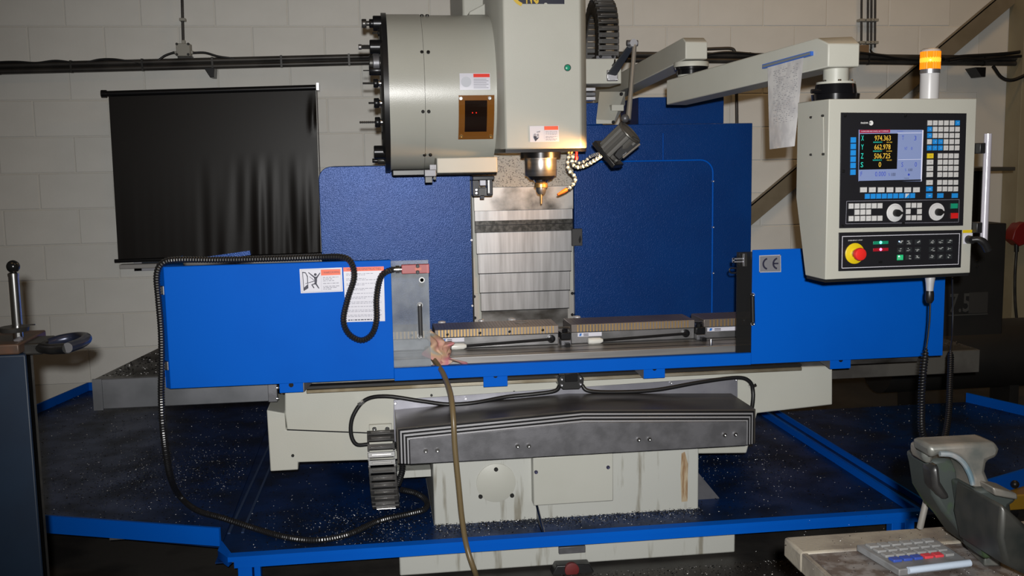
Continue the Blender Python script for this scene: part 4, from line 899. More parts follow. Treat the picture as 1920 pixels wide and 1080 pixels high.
MB().lathe(sp_-axh*.004, axh, [(0,.045),(.003,.045)], 24).build('front_glass', mat('halogen_glass', (.9,.7,.4), .2, emit=(1,.62,.25), es=12), wl)
q = A(1184,285,4.37)
MB().tube([A(1168,296,4.14), A(1200,270,4.13)], .0045, 8).build('side_rod', LSF, wl)
MB().prism([A(1158,281,4.155),A(1187,255,4.155),A(1200,262,4.155),A(1199,274,4.155),A(1161,300,4.155),A(1152,291,4.155)], (0,.03,0)).build('side_housing', BLACK, wl, bevel=.003)
eu = (A(1178,283,4.15)-A(1170,289,4.15)).normalized(); text('wwj', A(1171,289,4.1535), eu, V((0,-1,0)).cross(eu)*-1 if False else eu.cross(V((0,1,0)))*-1, .008, SILVER, wl, .02)
lamp('work_lamp_light', 'SPOT', sp_+axh*.012, A(1036,312,4.40), 21, (1, .48, .14), spot_size=math.radians(105), spot_blend=.8, shadow_soft_size=.03)

# ================================================================ pendant arms
def beam(a0, a1, b0, b1, wd_a, wd_b):
    pass
SWB = mat('swivel_black', (.008,.008,.01), .18, .3)
def squarebeam(p0, p1, h, wdt, name, parent):
    e = (p1-p0); eh = V((e.x,e.y,0)).normalized(); s_ = V((-eh.y,eh.x,0))
    pr = [p0+s_*wdt/2-EZ*h/2, p0-s_*wdt/2-EZ*h/2, p0-s_*wdt/2+EZ*h/2, p0+s_*wdt/2+EZ*h/2]
    return MB().prism(pr, e).build(name, CREAM, parent, bevel=.006)
J1 = A(1297,125,4.30); ZA1 = A(1300,90,4.30).z
ar1 = thing('pendant_arm', 'rear cream box arm from the column to the first swivel', 'arm', (1.15,5.0,1.75), 'arms carrying the control pendant')
p1 = A(1306,91,4.13); p0 = A(1120,188,5.55); p0 = V((p1.x-.05, 5.62, p1.z-.10))
p1 = A(1306,89,4.13); p0 = V((p1.x-.05, 5.62, p1.z-.10)); ed = (p1-p0).normalized(); sw_ = V((ed.y,-ed.x,0)).normalized()*.094
c_ = p1-sw_/2; k0 = p0-sw_/2
MB().prism([k0-EZ*.046, c_-EZ*.046, c_+EZ*.022, c_-ed*.04+EZ*.046, k0+EZ*.046], sw_).build('box_arm', CREAM, ar1, bevel=.004)
MB().ppoly([(1147,196),(1170,196),(1170,208),(1147,208)], 4.88, .12).build('stay_plate', CREAM, ar1, bevel=.003)
MB().loft([A(1118,232,4.86),A(1152,232,4.86),A(1152,226,4.86),A(1118,224,4.86)], [A(1124,200,5.0),A(1172,196,5.0),A(1172,172,5.0),A(1124,172,5.0)]).build('arm_gusset', CREAM, ar1)
bolts(ar1, [A(1150,229,4.84), A(1165,176,4.87)], .008, mt=OXIDE)
sw1 = thing('arm_swivel', 'black swivel joint between the two pendant arms', 'swivel joint', J1, 'swivels of the pendant arm')
def swiv(t, jx, jy, zt_, zb_, r, top):
    MB().lathe((jx,jy,0), (0,0,1), [(zt_-.016,r*1.03),(zt_,r*1.03),(zt_+.004,r)], 32).build('upper_ring', CREAM, t)
    MB().lathe((jx,jy,0), (0,0,1), [(zb_+.012,r*.88),(zb_+.03,r*.88),(zb_+.032,r*.98),(zt_-.018,r*1.0),(zt_-.016,r*.98)], 32).build('swivel_drum', SWB, t)
    MB().lathe((jx,jy,0), (0,0,1), [(zb_,r*.8),(zb_+.012,r*.8)], 32).build('lower_ring', CREAM, t)
JX = A(1296,128,4.21).x; zt_ = p1.z-.05-.006; zb_ = A(1296,146,4.21).z
swiv(sw1, JX, 4.21, zt_, zb_, .070, True)
J2 = A(1567,150,3.36); J2 = V((J2.x, 3.36, 0))
ar2 = thing('pendant_arm', 'front cream box arm reaching over to the control pendant', 'arm', (1.4,3.9,1.8), 'arms carrying the control pendant')
z1 = (A(1300,150,4.2).z+A(1268,193,4.2).z)/2-.012; z2 = (A(1584,80,3.30).z+A(1584,122,3.30).z)/2+.005
zA = A(1590,97,3.31).z
s0 = V((JX-.035, 4.30, A(1268,171,4.25).z-.003)); s1 = V((J2.x+.06, 3.30, zA))
e = V((s1.x-s0.x, s1.y-s0.y, 0)).normalized(); sd2_ = V((-e.y,e.x,0))*.052
pL, pR = A(1553,97,3.28), A(1612,97,3.28)
b_ = [s0-sd2_, V((pL.x,3.28,zA)), V((pR.x,3.28,zA)), V((pR.x,3.42,zA)), s0+sd2_]; tt = [p+EZ*.052 for p in b_]; tt[1] = tt[1]+(s0-sd2_-b_[1]).normalized()*.06; tt[2] = tt[2]+V((0,.055,0)); b_ = [p-EZ*.052 for p in b_]
mb2 = MB(); mb2.v = b_+tt+[b_[1]+EZ*.075, b_[2]+EZ*.075]
for f_ in ((4,3,2,1,0),(0,1,10,6,5),(1,2,11,10),(10,11,7,6),(2,3,8,7,11),(3,4,9,8),(4,0,5,9),(5,6,7,8,9)): mb2.face(list(f_))
mb2.build('box_arm', CREAM, ar2, bevel=.004)
sw2 = thing('arm_swivel', 'black swivel flange on top of the control pendant', 'swivel joint', (J2.x, J2.y, 1.78), 'swivels of the pendant arm')
PT = A(1600,184,3.3).z
zz = lambda y: A(1567,y,3.36).z
MB().lathe((J2.x,J2.y,0), (0,0,1), [(zz(155),.042),(zz(126),.042),(zz(124),.046),(zz(121),.046)], 28).build('neck', CREAM, sw2)
MB().lathe((J2.x,J2.y,0), (0,0,1), [(zz(158),.064),(zz(154),.064)], 28).build('white_ring', CREAM, sw2)
MB().lathe((J2.x,J2.y,0), (0,0,1), [(PT-.004,.078),(zz(177),.080),(zz(176),.070),(zz(159),.066),(zz(158),.064)], 28).build('swivel_drum', SWB, sw2)
bolts(sw2, [V((J2.x+.055*math.cos(a), J2.y+.055*math.sin(a), zz(154))) for a in (3.6,4.5,5.4)], .006, normal=(0,0,1), mt=CHROME)
for sx_ in (-1,): MB().cyl((J2.x-.095,J2.y-.02,zz(175)+.006), (J2.x-.06,J2.y-.02,zz(175)+.006), .008, n=10).build('clamp_screw', SWB, sw2)
# magnetic strip + sheet hanging on arm
def onarm(px, py, off=0):   # plane of the arm side that faces the camera
    ee = V((A(1553,97,3.28).x-(s0-sd2_).x, 3.28-(s0-sd2_).y, 0)).normalized(); n_ = V((ee.y,-ee.x,0)); return onpl(px, py, s0-sd2_+n_*off, n_)
ms = thing('magnetic_strip', 'blue and grey magnetic strip holding the sheet on the front arm', 'magnet strip', onarm(1475,112))
MB().prism([onarm(*p,.012) for p in ((1429,121),(1520,96),(1520,104),(1429,129))], V((e.y,-e.x,0))*-.012).build('strip_edge', mat('blue_edge', (.03,.12,.5), .4), ms)
MB().prism([onarm(*p,.0135) for p in ((1429,122.5),(1518,98),(1518,102.5),(1430,127))], V((e.y,-e.x,0))*-.002).build('strip_face', mat('strip_grey', (.16,.18,.20), .4), ms)
ps = thing('note_sheet', 'handwritten note sheet in a clear sleeve hanging from the front arm', 'paper', onarm(1470,278))
b = MB(); N = 10; M_ = 14; PC = [(1439,124),(1507,106),(1490,274),(1443,280)]
def pp(s_, t_, lay):
    x = (PC[0][0]*(1-s_)+PC[1][0]*s_)*(1-t_)+(PC[3][0]*(1-s_)+PC[2][0]*s_)*t_; y = (PC[0][1]*(1-s_)+PC[1][1]*s_)*(1-t_)+(PC[3][1]*(1-s_)+PC[2][1]*s_)*t_
    return onarm(x, y, .009+.012*t_*math.sin(s_*3.2)+.006*math.sin(4*t_)-lay*.0015)
for lay in (0,1):
    for j_ in range(M_+1):
        for i in range(N+1): b.v.append(pp(i/N, j_/M_, lay))
W_ = N+1; o2 = W_*(M_+1)
for j_ in range(M_):
    for i in range(N):
        k = j_*W_+i; b.face([k+W_,k+W_+1,k+1,k]); b.face([o2+k,o2+k+1,o2+k+W_+1,o2+k+W_])
PAP = mat('note_paper', (.56,.55,.55), .25, c2=(.46,.45,.46), scale=30, stretch=(1,1,.6)); b.build('sheet', PAP, ps, smooth=180)
b = MB(); rg = random.Random(5)
for row in range(30):
    t0 = .06+row*.022; s_ = .16
    if t0 > .70: s_ = .5
    while s_ < .86:
        d = rg.uniform(.02,.07)
        if rg.random() < .62:
            h = rg.uniform(.003,.009); q0 = [pp(s_,t0,-.6), pp(s_+d,t0+rg.uniform(-.004,.004),-.6), pp(s_+d,t0+h,-.6), pp(s_,t0+h,-.6)]; b.v += q0; k = len(b.v); b.face([k-4,k-3,k-2,k-1])
        s_ += d+rg.uniform(.01,.05)
b.build('handwriting', mat('pencil', (.26,.26,.28), .6), ps, smooth=0)

# ================================================================ control pendant
TH = math.radians(5.0)
PU = V((math.cos(TH), math.sin(TH), 0)); PN = V((math.sin(TH), -math.cos(TH), 0)); PO = A(1550,353,3.20)
def pl(px, py): q = onpl(px, py, PO, PN)-PO; return q.dot(PU), q.z
def pw(u_, v_, d=0): return PO+PU*u_+EZ*v_+PN*d
U0 = (pl(1554,190)[0]+pl(1548,515)[0])/2; U1 = (pl(1831,190)[0]+pl(1820,510)[0])/2
V1 = (pl(1560,183)[1]+pl(1825,187)[1])/2; V0 = (pl(1555,523)[1]+pl(1815,513)[1])/2
cp = thing('control_pendant', 'cream control pendant with screen, keypad and emergency stop on the swing arm', 'control panel', pw((U0+U1)/2, V0, -.1), rot=TH)
def onleft(px, py):
    q = onpl(px, py, PO+PU*U0, PU)-PO; return -q.dot(PN), q.z
dt = onleft(1497,192)[0]; dm, vm = onleft(1491,370); db, vb = onleft(1510,508)
dt = max(.12, min(.4, (dt+dm)/2)); db = max(.06, min(.35, db))
prof = [(0,V0),(0,V1),(dt,V1),(dt,vm),(db,V0)]
MB().prism([pw(U0,v_,-d_) for d_, v_ in prof], PU*(U1-U0)).build('housing', CREAM, cp, bevel=.003)
MB().prism([pw(U0+.003,V0,-.004), pw(U1-.003,V0,-.004), pw(U1-.003,V0,-db+.004), pw(U0+.003,V0,-db+.004)], (0,0,-.010)).build('bottom_lip', BLACK, cp)  # thin black lip along the bottom of the housing
MB().prism([pw(U0-.0015,v_,-d_) for d_, v_ in (onleft(1522,219),onleft(1544,216),onleft(1545,290),onleft(1522,291))], PU*.002).build('side_hatch', CREAM, cp)
for p in ((1522,220),(1544,217),(1545,289),(1522,290)):
    d_, v_ = onleft(*p); bolts(cp, [pw(U0-.001,v_,-d_)], .004, normal=-PU, mt=DARK)
def prect(P, d0, d1, name, mt_, parent, bevel=0):
    uv = [pl(*p) for p in P]; return MB().prism([pw(u_,v_,d1) for u_, v_ in uv], PN*(d0-d1)).build(name, mt_, parent, bevel=bevel)
PB = mat('panel_black', (.011,.011,.014), .4)
# rectified: snap the panel corners to straight rows / columns
def plr(x0, y0, x1, y1):
    a, b = pl(x0,(y0+y1)/2), pl(x1,(y0+y1)/2); c, d_ = pl((x0+x1)/2,y0), pl((x0+x1)/2,y1); return a[0], d_[1], b[0], c[1]
def pbx(x0, y0, x1, y1, d0, d1, name, mt_, parent, bevel=0):
    ua, va, ub, vb_ = plr(x0,y0,x1,y1); return MB().prism([pw(ua,va,d1),pw(ub,va,d1),pw(ub,vb_,d1),pw(ua,vb_,d1)], PN*(d0-d1)).build(name, mt_, parent, bevel=bevel)
P1 = prect([(1576,211),(1811.5,212.5),(1805,423),(1573,428)], 0, .003, 'key_panel', PB, cp, .001)
P2 = prect([(1572,436),(1803,431),(1800.5,501.5),(1571.5,508.5)], 0, .003, 'button_panel', PB, cp, .001)
bolts(P1, [pw(*pl(x,y),.003) for x, y in ((1583,217),(1696,217),(1580,321),(1578,424),(1692,419))], .005, normal=PN, mt=OXIDE, name='screw')
# screen
SBG = mat('screen_grey', (.1,.12,.2), .3, emit=(.17,.22,.40), es=.75); SBK = mat('screen_black', (.005,.005,.005), .3); SRD = mat('screen_red', (.1,.01,.02), .3, emit=(.28,.01,.04), es=.8)
SYL = mat('screen_yellow', (.3,.2,.02), .3, emit=(.85,.52,.06), es=.8); SCY = mat('screen_cyan', (.02,.3,.25), .3, emit=(.02,.62,.48), es=.8); SBL = mat('screen_blue', (.02,.03,.2), .3, emit=(.03,.06,.38), es=.7); SWH = mat('screen_white', (.4,.4,.5), .3, emit=(.5,.5,.6), es=.7)
def S(x, y): return 1600+x/9.393, 235+y/9.393
sc_ = prect([S(85,80),S(1205,80),S(1190,985),S(80,985)], .0028, .0045, 'screen', SBG, P1)
def sr(x0, y0, x1, y1, mt_, d=.0049, name='screen_area'): 
    a, b = S(x0,y0), S(x1,y1); return pbx(a[0],a[1],b[0],b[1], .0044, d, name, mt_, sc_)
sr(95,78,632,135,SRD); sr(92,148,762,775,SBK); sr(760,132,1190,140,SWH); sr(775,600,1180,606,SWH); sr(1185,85,1205,985,SWH); sr(85,965,1180,990,PB)
def st(s, x, y, h, mt_, wd=None):
    a = S(x, y); c = pw(*pl(*a), .0050); k = .00186/9.393
    text(s, c, PU, EZ, h*k, mt_, sc_, wd*k if wd else None, 'screen_text', .0002)
for i, (l, vtxt) in enumerate((('X','974.363'),('Y','662.978'),('Z','506.725'))):
    y = 225+157*i; st(l, 148-4*i, y, 85, SCY, 46); st(vtxt, 502-4*i, y, 84, SYL, 298); st('REFERENCE '+l, 415-4*i, y+73, 20, SCY, 165); st(('361.363','0.000','-186.251')[i], 620-4*i, y+73, 20, SYL, 100)
st('S', 137, 693, 84, SCY, 46); st('0', 452, 690, 84, SYL, 46)
st('F', 127, 855, 74, SBL, 32); st('0.000', 462, 855, 78, SBL, 200); st('%', 615, 865, 45, SBL, 30); st('100', 690, 865, 55, INK, 78)
st('T', 858, 220, 70, SBL, 40); st('3', 1075, 225, 75, SBL, 42); st('NT', 912, 408, 48, SBL, 50); st('0', 1012, 408, 48, SBL, 30); st('S', 846, 690, 76, SBL, 36); st('0', 1084, 688, 76, SBL, 42); st('%', 905, 785, 45, SBL, 26); st('100', 988, 785, 45, INK, 76); st('T00000', 920, 932, 16, INK, 95); st('CHANNEL 1', 815, 106, 16, SBL, 130)
st('0 HOME OPEN AND CANCEL, NO T COMMAND', 365, 106, 22, SWH, 505)
MB().lathe(pw(*pl(*S(962,868)),.0046), PN, [(0,.0038),(.0004,.0038),(.0004,.0030),(.0001,.0029)], 16).build('screen_ring', SBL, sc_)
# maker lettering
def K(x, y): return 1560+x/4.907, 200+y/4.909
WHP = mat('white_print', (.75,.75,.75), .4)
text('FAGOR', pw(*pl(*K(293,150)),.0032), PU, EZ, .0058, WHP, P1, .0265, bold=.02)
MB().lathe(pw(*pl(*K(355,151)),.003), PN, [(0,.0078),(.0005,.0078)], 22).build('maker_emblem', WHP, P1)
for k, (dx_, dy_) in enumerate(((-8,-6),(-10,4))): a = K(350+dx_,151+dy_); pbx(a[0]-2.2,a[1]-.5,a[0]+2.2,a[1]+.5,.0034,.0038,'emblem_bar',PB,P1)
# keys
KW = mat('key_white', (.58,.58,.58), .45); KB = mat('key_blue', (.015,.26,.72), .4); KY = mat('key_yellow', (.75,.55,.02), .4)
KMESH = {}
def key(cx_, cy_, w_, h_, mt_, mapf=K, parent=None, hgt=.003, name='key', legend=True):
    parent = parent or P1
    sc = mapf(1,0)[0]-mapf(0,0)[0]; uw = w_*sc*.00186/2; uh = h_*sc*.00184/2; kk = (round(uw,5), round(uh,5), mt_.name, hgt)
    if kk not in KMESH:
        b = MB(); i = .0008; b.loft([(-uw,0,-uh),(uw,0,-uh),(uw,0,uh),(-uw,0,uh)], [(-uw+i,-hgt,-uh+i),(uw-i,-hgt,-uh+i),(uw-i,-hgt,uh-i),(-uw+i,-hgt,uh-i)])
        me = bpy.data.meshes.new('key'); me.from_pydata([tuple(p) for p in b.v], [], [f_[::-1] for f_ in b.f]); me.materials.append(mt_); KMESH[kk] = me
    o = bpy.data.objects.new(name, KMESH[kk]); col.objects.link(o); o.parent = parent
    c = pw(*pl(*mapf(cx_,cy_)), .003); o.location = WM[cp.name].inverted() @ c
    return c, uw, uh
LEG = {}
def legend(c, uw, uh, s, mt_=INKG, parent=None, hgt=.003, frac=.42):
    kk = (s, round(uw,5), mt_.name)
    if kk not in LEG:
        o = text(s, (0,0,0), EX, EZ, uh*frac, mt_, None if False else P1, min(uw*1.1, uh*frac*.75*len(s)), 'key_legend'); me = o.data
        inv = WM[cp.name].inverted()
        R_ = WM[cp.name]
        for v in me.vertices: v.co = R_ @ v.co
        col.objects.unlink(o); bpy.data.objects.remove(o); LEG[kk] = me
    o = bpy.data.objects.new('key_legend', LEG[kk]); col.objects.link(o); o.parent = parent or P1; o.location = WM[cp.name].inverted() @ (c+PN*(hgt))
blue = {(0,5),(1,0),(2,0),(3,1),(3,2),(4,0),(4,1),(4,2)}
al = ['ABCDEF','GHIJKL','MNRNPQ','RSTUVW','XYZ-+/']
for r_, y in enumerate((150,208,266,323,380)):
    for c_, x in enumerate((893,943,994,1045,1097,1148)):
        q = key(x-r_*1.0, y, 43, 46, KB if (r_,c_) in blue else KW); legend(*q, al[r_][c_], WHP if (r_,c_) in blue else INKG)
for y, m_, s in ((453,KY,'RESET'),(511,KW,'PAGE'),(569,KW,'RECALL'),(625,KW,'CL'),(698,KW,'INS'),(757,KB,'MAIN'),(818,KB,'HELP')):
    q = key(897-(y-453)*.025, y, 62, 46, m_); legend(*q, s, INK if m_ is not KB else WHP, frac=.3)
for r_, y in enumerate((453,511,568,625,697,757)):
    for c_, x in enumerate((988,1038,1088,1138)):
        q = key(x-r_*1.2, y, 43, 46, KW); legend(*q, ['=789','(456','*123','-+0.','<>^v','#%&$'][r_][c_])
for x in (990,1123): key(x, 818, 60, 44, KB)
for i, y in enumerate((307,366,425,484,542,603)): key(190-i*.6, y, 50, 50, KB)
for i, x in enumerate((284,365,446,527,609,690,770)): q = key(x, 765, 64, 46, KW); legend(*q, 'F%d' % (i+1), INKG)
for i, x in enumerate((319,371,423,475,527,579,632,684,735)):
    q = key(x, 825-i*.8, 46, 46, KB)
    if i == 7:
        c, uw, uh = q; MB().prism([c+PN*.0034-PU*uw*.85-EZ*uh*.85, c+PN*.0034+PU*uw*.85+EZ*uh*.85, c+PN*.0034-PU*uw*.85+EZ*uh*.85], -PN*.0006).build('key_half', KW, P1, smooth=0)
for c_, x in enumerate((170,224,277,330,382,435)):
    for r_, y in ((0,915),(1,972),(2,1030)):
        if r_ == 1 and c_ not in (1,2,3): continue
        q = key(x, y-c_*.7, 46, 48, KW)
        if r_ != 1 and c_ < 4: legend(*q, 'XYZ4'[c_]+('+' if r_ == 0 else '-'))
for c_, x in enumerate((695,747,798)):
    for r_, y in ((0,908),(1,965),(2,1022)):
        if r_ == 1 and c_ == 1: continue
        key(x, y, 44, 46, KW)
key(1115, 913, 64, 48, GREENP, hgt=.006, name='start_button'); key(1117, 1003, 66, 52, REDP, hgt=.006, name='stop_button')
b = MB()
def pline(x0, y0, x1, y1, mapf, wd, par, mt_):
    a, c = pw(*pl(*mapf(x0,y0)),.0032), pw(*pl(*mapf(x1,y1)),.0032); e_ = (c-a).normalized(); s_ = e_.cross(PN)*wd
    b.prism([a-s_-e_*wd, c-s_+e_*wd, c+s_+e_*wd, a+s_-e_*wd], PN*.0004)
for l in ((130,870,1165,855),(1165,855,1158,1062),(1158,1062,122,1078),(122,1078,130,870)): pline(*l, K, .0005, P1, INKG)
b.build('panel_frame', INKG, P1, smooth=0)
DIAL = mat('dial_white', (.62,.62,.63), .4)
for i, (x, y, r_) in enumerate(((572,975,80),(957,967,78))):
    c = pw(*pl(*K(x,y)), .003); rr = r_/4.907*.00186
    kn = MB().lathe(c, PN, [(0,rr),(.0015,rr),(.002,rr*.98)], 40).build('dial', DIAL, P1)
    b = MB()
    for k in range(24):
        a = math.radians(20+k*9.5); d_ = PU*math.cos(a)+EZ*math.sin(a); s_ = PN.cross(d_); q = c+PN*.0021+d_*rr*.82
        b.prism([q-s_*.0004-d_*.0015, q+s_*.0004-d_*.0015, q+s_*.0004+d_*.0015, q-s_*.0004+d_*.0015], PN*.0002)
    b.build('dial_marks', INKG, kn, smooth=0)
    c2 = c+PU*.004-EZ*.001; MB().lathe(c2, PN, [(.002,.0125),(.016,.0115),(.018,.010)], 28).build('knob', BLACK, kn)
    MB().prism([c2+PN*.004+PU*.004+EZ*.007, c2+PN*.004+PU*.018+EZ*.003, c2+PN*.004+PU*.018-EZ*.003, c2+PN*.004+PU*.004-EZ*.007], PN*.012).build('knob_pointer', BLACK, kn)
# lower panel
def K2(x, y): return 1560+x/6.748, 360+y/6.748
b = MB()
for l in ((125,562,1608,525),(1608,525,1590,912),(1590,912,118,962),(118,962,125,562)): pline(*l, K2, .0010, P2, WHP)
b.build('panel_frame', WHITE, P2, smooth=0)
text('EMERGENCY STOP', pw(*pl(*K2(287,610)),.0033), PU, EZ, .0038, WHP, P2, .052)
c = pw(*pl(*K2(278,776)), .003); es_ = MB().lathe(c, PN, [(0,.0345),(.003,.0345),(.004,.033)], 40).build('stop_plate', YEL, P2)
MB().lathe(c, PN, [(.004,.015),(.012,.015),(.013,.012),(.026,.012)], 24).build('stop_shank', CHROME, es_)
MB().lathe(c, PN, [(.022,.013),(.026,.0205),(.033,.0215),(.040,.0195),(.043,.012)], 32).build('stop_button', mat('stop_red', (.75,.025,.02), .3), es_)
for y, cc, g in ((640,(.01,.25,.14),(.1,.9,.75)),(728,(.35,.01,.02),(1,.12,.35))):
    pbx(*K2(512,y-20),*K2(705,y+20),.003,.0045,'lamp_strip',mat('strip%d' % y, cc, .3),P2,.0008)
    MB().lathe(pw(*pl(*K2(607,y-3)),.0045), PN, [(0,.0048),(.0015,.004),(.002,.002)], 16).build('indicator_light', mat('ind%d' % y, cc, .3, emit=g, es=5), P2)
KD = mat('key_dark', (.022,.025,.028), .4); KG = mat('key_green_lit', (.02,.4,.16), .35, emit=(.02,.5,.18), es=.35)
for r_, y in enumerate((640,735,830)):
    for c_, x in enumerate((860,967,1080,1262,1370,1480)):
        m_ = KG if (r_, c_) == (2,0) else KD; cc, uw, uh = key(x-r_*3, y-c_*3-2, 82, 66, m_, K2, P2, .002)
        rg = random.Random(r_*7+c_); b = MB()
        for k in range(5):
            a = cc+PN*.0022+PU*rg.uniform(-.55,.45)*uw+EZ*rg.uniform(-.6,.6)*uh; wd = rg.uniform(.1,.4)*uw; h_ = rg.uniform(.06,.14)*uh
            b.prism([a-PU*wd-EZ*h_, a+PU*wd-EZ*h_, a+PU*wd+EZ*h_, a-PU*wd+EZ*h_], PN*.0002)
        b.build('key_symbol', mat('symbol_grey', (.40,.42,.42), .5), P2, smooth=0)
MB().sphere(pw(*pl(*K2(838,625)),.0055), .0022, 8).build('indicator_light', mat('ind_blue', (.1,.2,.5), .3, emit=(.3,.55,1), es=3), P2)
MB().sphere(pw(*pl(*K2(836,812)),.0055), .0022, 8).build('indicator_light', mat('ind_wg', (.3,.6,.5), .3, emit=(.5,1,.8), es=3), P2)
pbx(*K2(580,872),*K2(628,900),.003,.004,'key_slot',OXIDE,P2)
# grab handle on the right, knob handle and switch plate
hy0, hy1 = pl(1842,250), pl(1840,452)
hu = (pl(1842,330)[0]); MB().tube([pw(hu,pl(1842,251)[1],.02), pw(hu,pl(1840,450)[1],.02)], .0125, 18).build('grab_bar', mat('polished_bar', (.72,.70,.80), .2, .35), cp)
for y0, y1 in ((268,288),(416,436)):
    va, vb_ = pl(1838,y0)[1], pl(1838,y1)[1]; MB().prism([pw(U1,vb_,-.01),pw(hu+.004,vb_,-.01),pw(hu+.004,va,-.01),pw(U1,va,-.01)], PN*.035).build('bar_mount', BLACK, cp, bevel=.003)
pbx(1805,431,1824,436.5,0,.0012,'yellow_label',YEL,cp); pbx(1806,437,1823,457,0,.0015,'switch_plate',WHITE,cp,.003)
MB().lathe(pw(*pl(1815,449),.001), PN, [(0,.0145),(.012,.014),(.022,.013)], 20).build('switch_boss', BLACK, cp)
MB().tube(spl([pw(*pl(1815,449),.02), pw(*pl(1824,448),.03), pw(*pl(1833,455),.035), pw(*pl(1840,468),.035)], 5), .009, 10, rf=lambda i: .009+.0012*min(i,8)*.5).build('switch_lever', BLACK, cp)
# connector and coiled cable
pc = onpl(1744, 520, PO-PN*.05, PN); cy_ = pc.y
pcn = thing('cable_plug', 'chrome and black plug hanging under the control pendant', 'plug', V((pc.x, cy_, A(1744,570,cy_).z)))
Zc = lambda y: A(1744,y,cy_).z
MB().lathe((pc.x,cy_,0), (0,0,1), [(Zc(545),.012),(Zc(532),.014),(Zc(522),.017),(V0+PO.z-.008,.017)], 18).build('metal_sleeve', LITE, pcn)
MB().lathe((pc.x,cy_,0), (0,0,1), [(Zc(568),.009),(Zc(562),.015),(Zc(550),.015),(Zc(545),.013)], 14).build('plug_body', BLACK, pcn)
def coil(label, base, r, cr, turns_pitch, tail_top, tail_bot):
    P = resample(spl(base, 12), .0015); Lc = len(P); H = []
    for i, p in enumerate(P):
        t_ = (P[min(i+1,Lc-1)]-P[max(i-1,0)]).normalized(); e1_ = t_.cross(V((0,1,0))).normalized(); e2_ = t_.cross(e1_)
        a = i*.0015/turns_pitch*2*math.pi; k = min(1, i/20, (Lc-1-i)/20); H.append(p+(e1_*math.cos(a)+e2_*math.sin(a))*r*k)
    MB().tube([V(q) for q in tail_top]+H+[V(q) for q in tail_bot], cr, 6).build('coiled_cable', RUBBER, label=label, cat='cable', smooth=60)
coil('black coiled cable hanging from the control pendant plug', [A(1737,650,cy_),A(1731,700,cy_),A(1728,760,cy_),A(1730,815,cy_+.02),A(1748,846,cy_+.06),A(1768,830,cy_+.15),A(1778,780,cy_+.25),A(1781,720,cy_+.35),A(1783,655,cy_+.45)], .010, .0035, .0105, [A(1744,566,cy_),A(1743,600,cy_),A(1740,630,cy_)], [A(1786,630,cy_+.5),A(1787,580,cy_+.52),A(1786,520,cy_+.5)])
# beacon
bc = thing('warning_beacon', 'lit amber warning beacon on a white post atop the pendant', 'beacon', pw(*pl(1742,185),-.08))
bb = onpl(1742, 184, PO-PN*.08, PN); bx_, by_ = bb.x, bb.y; zb = lambda y: A(1742,y,by_).z
MB().lathe((bx_,by_,0), (0,0,1), [(zb(187),.031),(zb(140),.031),(zb(138),.032)], 32).build('post', mat('beacon_white', (.55,.55,.56), .35), bc)
MB().lathe((bx_,by_,0), (0,0,1), [(zb(138),.0325),(zb(130),.0325)], 32).build('collar', SILVER, bc)
b = MB(); n_ = 48; ring = [V((bx_+(.0335 if k % 2 else .0315)*math.cos(2*math.pi*k/n_), by_+(.0335 if k % 2 else .0315)*math.sin(2*math.pi*k/n_), zb(130))) for k in range(n_)]
AMB = mat('amber_lens', (.85,.22,.01), .2, emit=(1,.24,.005), es=.75, trans=.0); b.prism(ring, (0,0,zb(97)-zb(130))); b.build('amber_lens', AMB, bc, smooth=0)
MB().lathe((bx_,by_,0), (0,0,1), [(zb(97),.033),(zb(94),.032),(zb(91),.024),(zb(90),.01)], 32).build('cap', mat('beacon_cap', (.5,.45,.42), .35), bc)
MB().lathe((bx_,by_,0), (0,0,1), [(zb(120),.030),(zb(116),.0338),(zb(110),.0338),(zb(106),.030)], 32).build('lamp_glow', mat('amber_core', (1,.45,.03), .3, emit=(1,.45,.04), es=1.1), bc)

# ================================================================ compressor, crate at the right
co = thing('compressor', 'dark compressor cabinet marked 7.5 standing in the shade at the right', 'compressor', (3.1, 5.6, 0))
CB = mat('compressor_black', (.012,.0115,.011), .55, c2=(.009,.009,.009), scale=5)
kx0, kx1 = A(1700,550,5.6).x, A(1882,550,5.6).x
MB().box(kx0, 5.6, .45, kx1, 6.2, A(1830,420,5.6).z).build('cabinet', CB, co, bevel=.006)
MB().box(kx0+.05, 5.66, A(1830,420,5.6).z, A(1860,360,5.6).x+.02, 6.15, A(1830,322,5.6).z).build('upper_cabinet', CB, co, bevel=.006)
MB().pbox(1790, 314, 1904, 321, 5.6, .5).build('lid', mat('compressor_lid', (.05,.045,.035), .5), co, bevel=.003)
GP = mat('grey_lettering', (.055,.055,.052), .5)
text('7.5', A(1800,568,5.598), EX, EZ, A(1800,550,5.6).z-A(1800,585,5.6).z, GP, co, .13, bold=.01)
MB().pbox(1817, 548, 1852, 587, 5.596, .006).build('label_plate', mat('label_plate', (.035,.034,.032), .5), co); MB().pbox(1778, 589, 1852, 591, 5.597, .004).build('label_line', GP, co)
bolts(co, [A(1832,490,5.598), A(1832,500,5.598)], .008, mt=DARK)
MB().cyl(V((kx0-.1,5.75,.36)), V((kx1+.35,5.75,.36)), .21, n=40).build('air_tank', CB, co); MB().sphere(V((kx1+.35,5.75,.36)), .21, 32, (1,0,0)).build('tank_end', CB, co)
for x in (kx0+.1, kx1+.1): MB().box(x, 5.65, 0, x+.06, 5.85, .2).build('foot', CB, co)
QZ = .118; yc = thing('yellow_crate', 'yellow painted steel box below the right tray wing at the edge', 'crate', (2.7, 3.9, 0))
q = A(1900,905,3.95); MB().box(A(1882,905,3.95).x, 3.95, .05, A(1882,905,3.95).x+.5, 4.35, QZ).build('crate_body', mat('yellow_paint', (.30,.17,.015), .5), yc, bevel=.006)
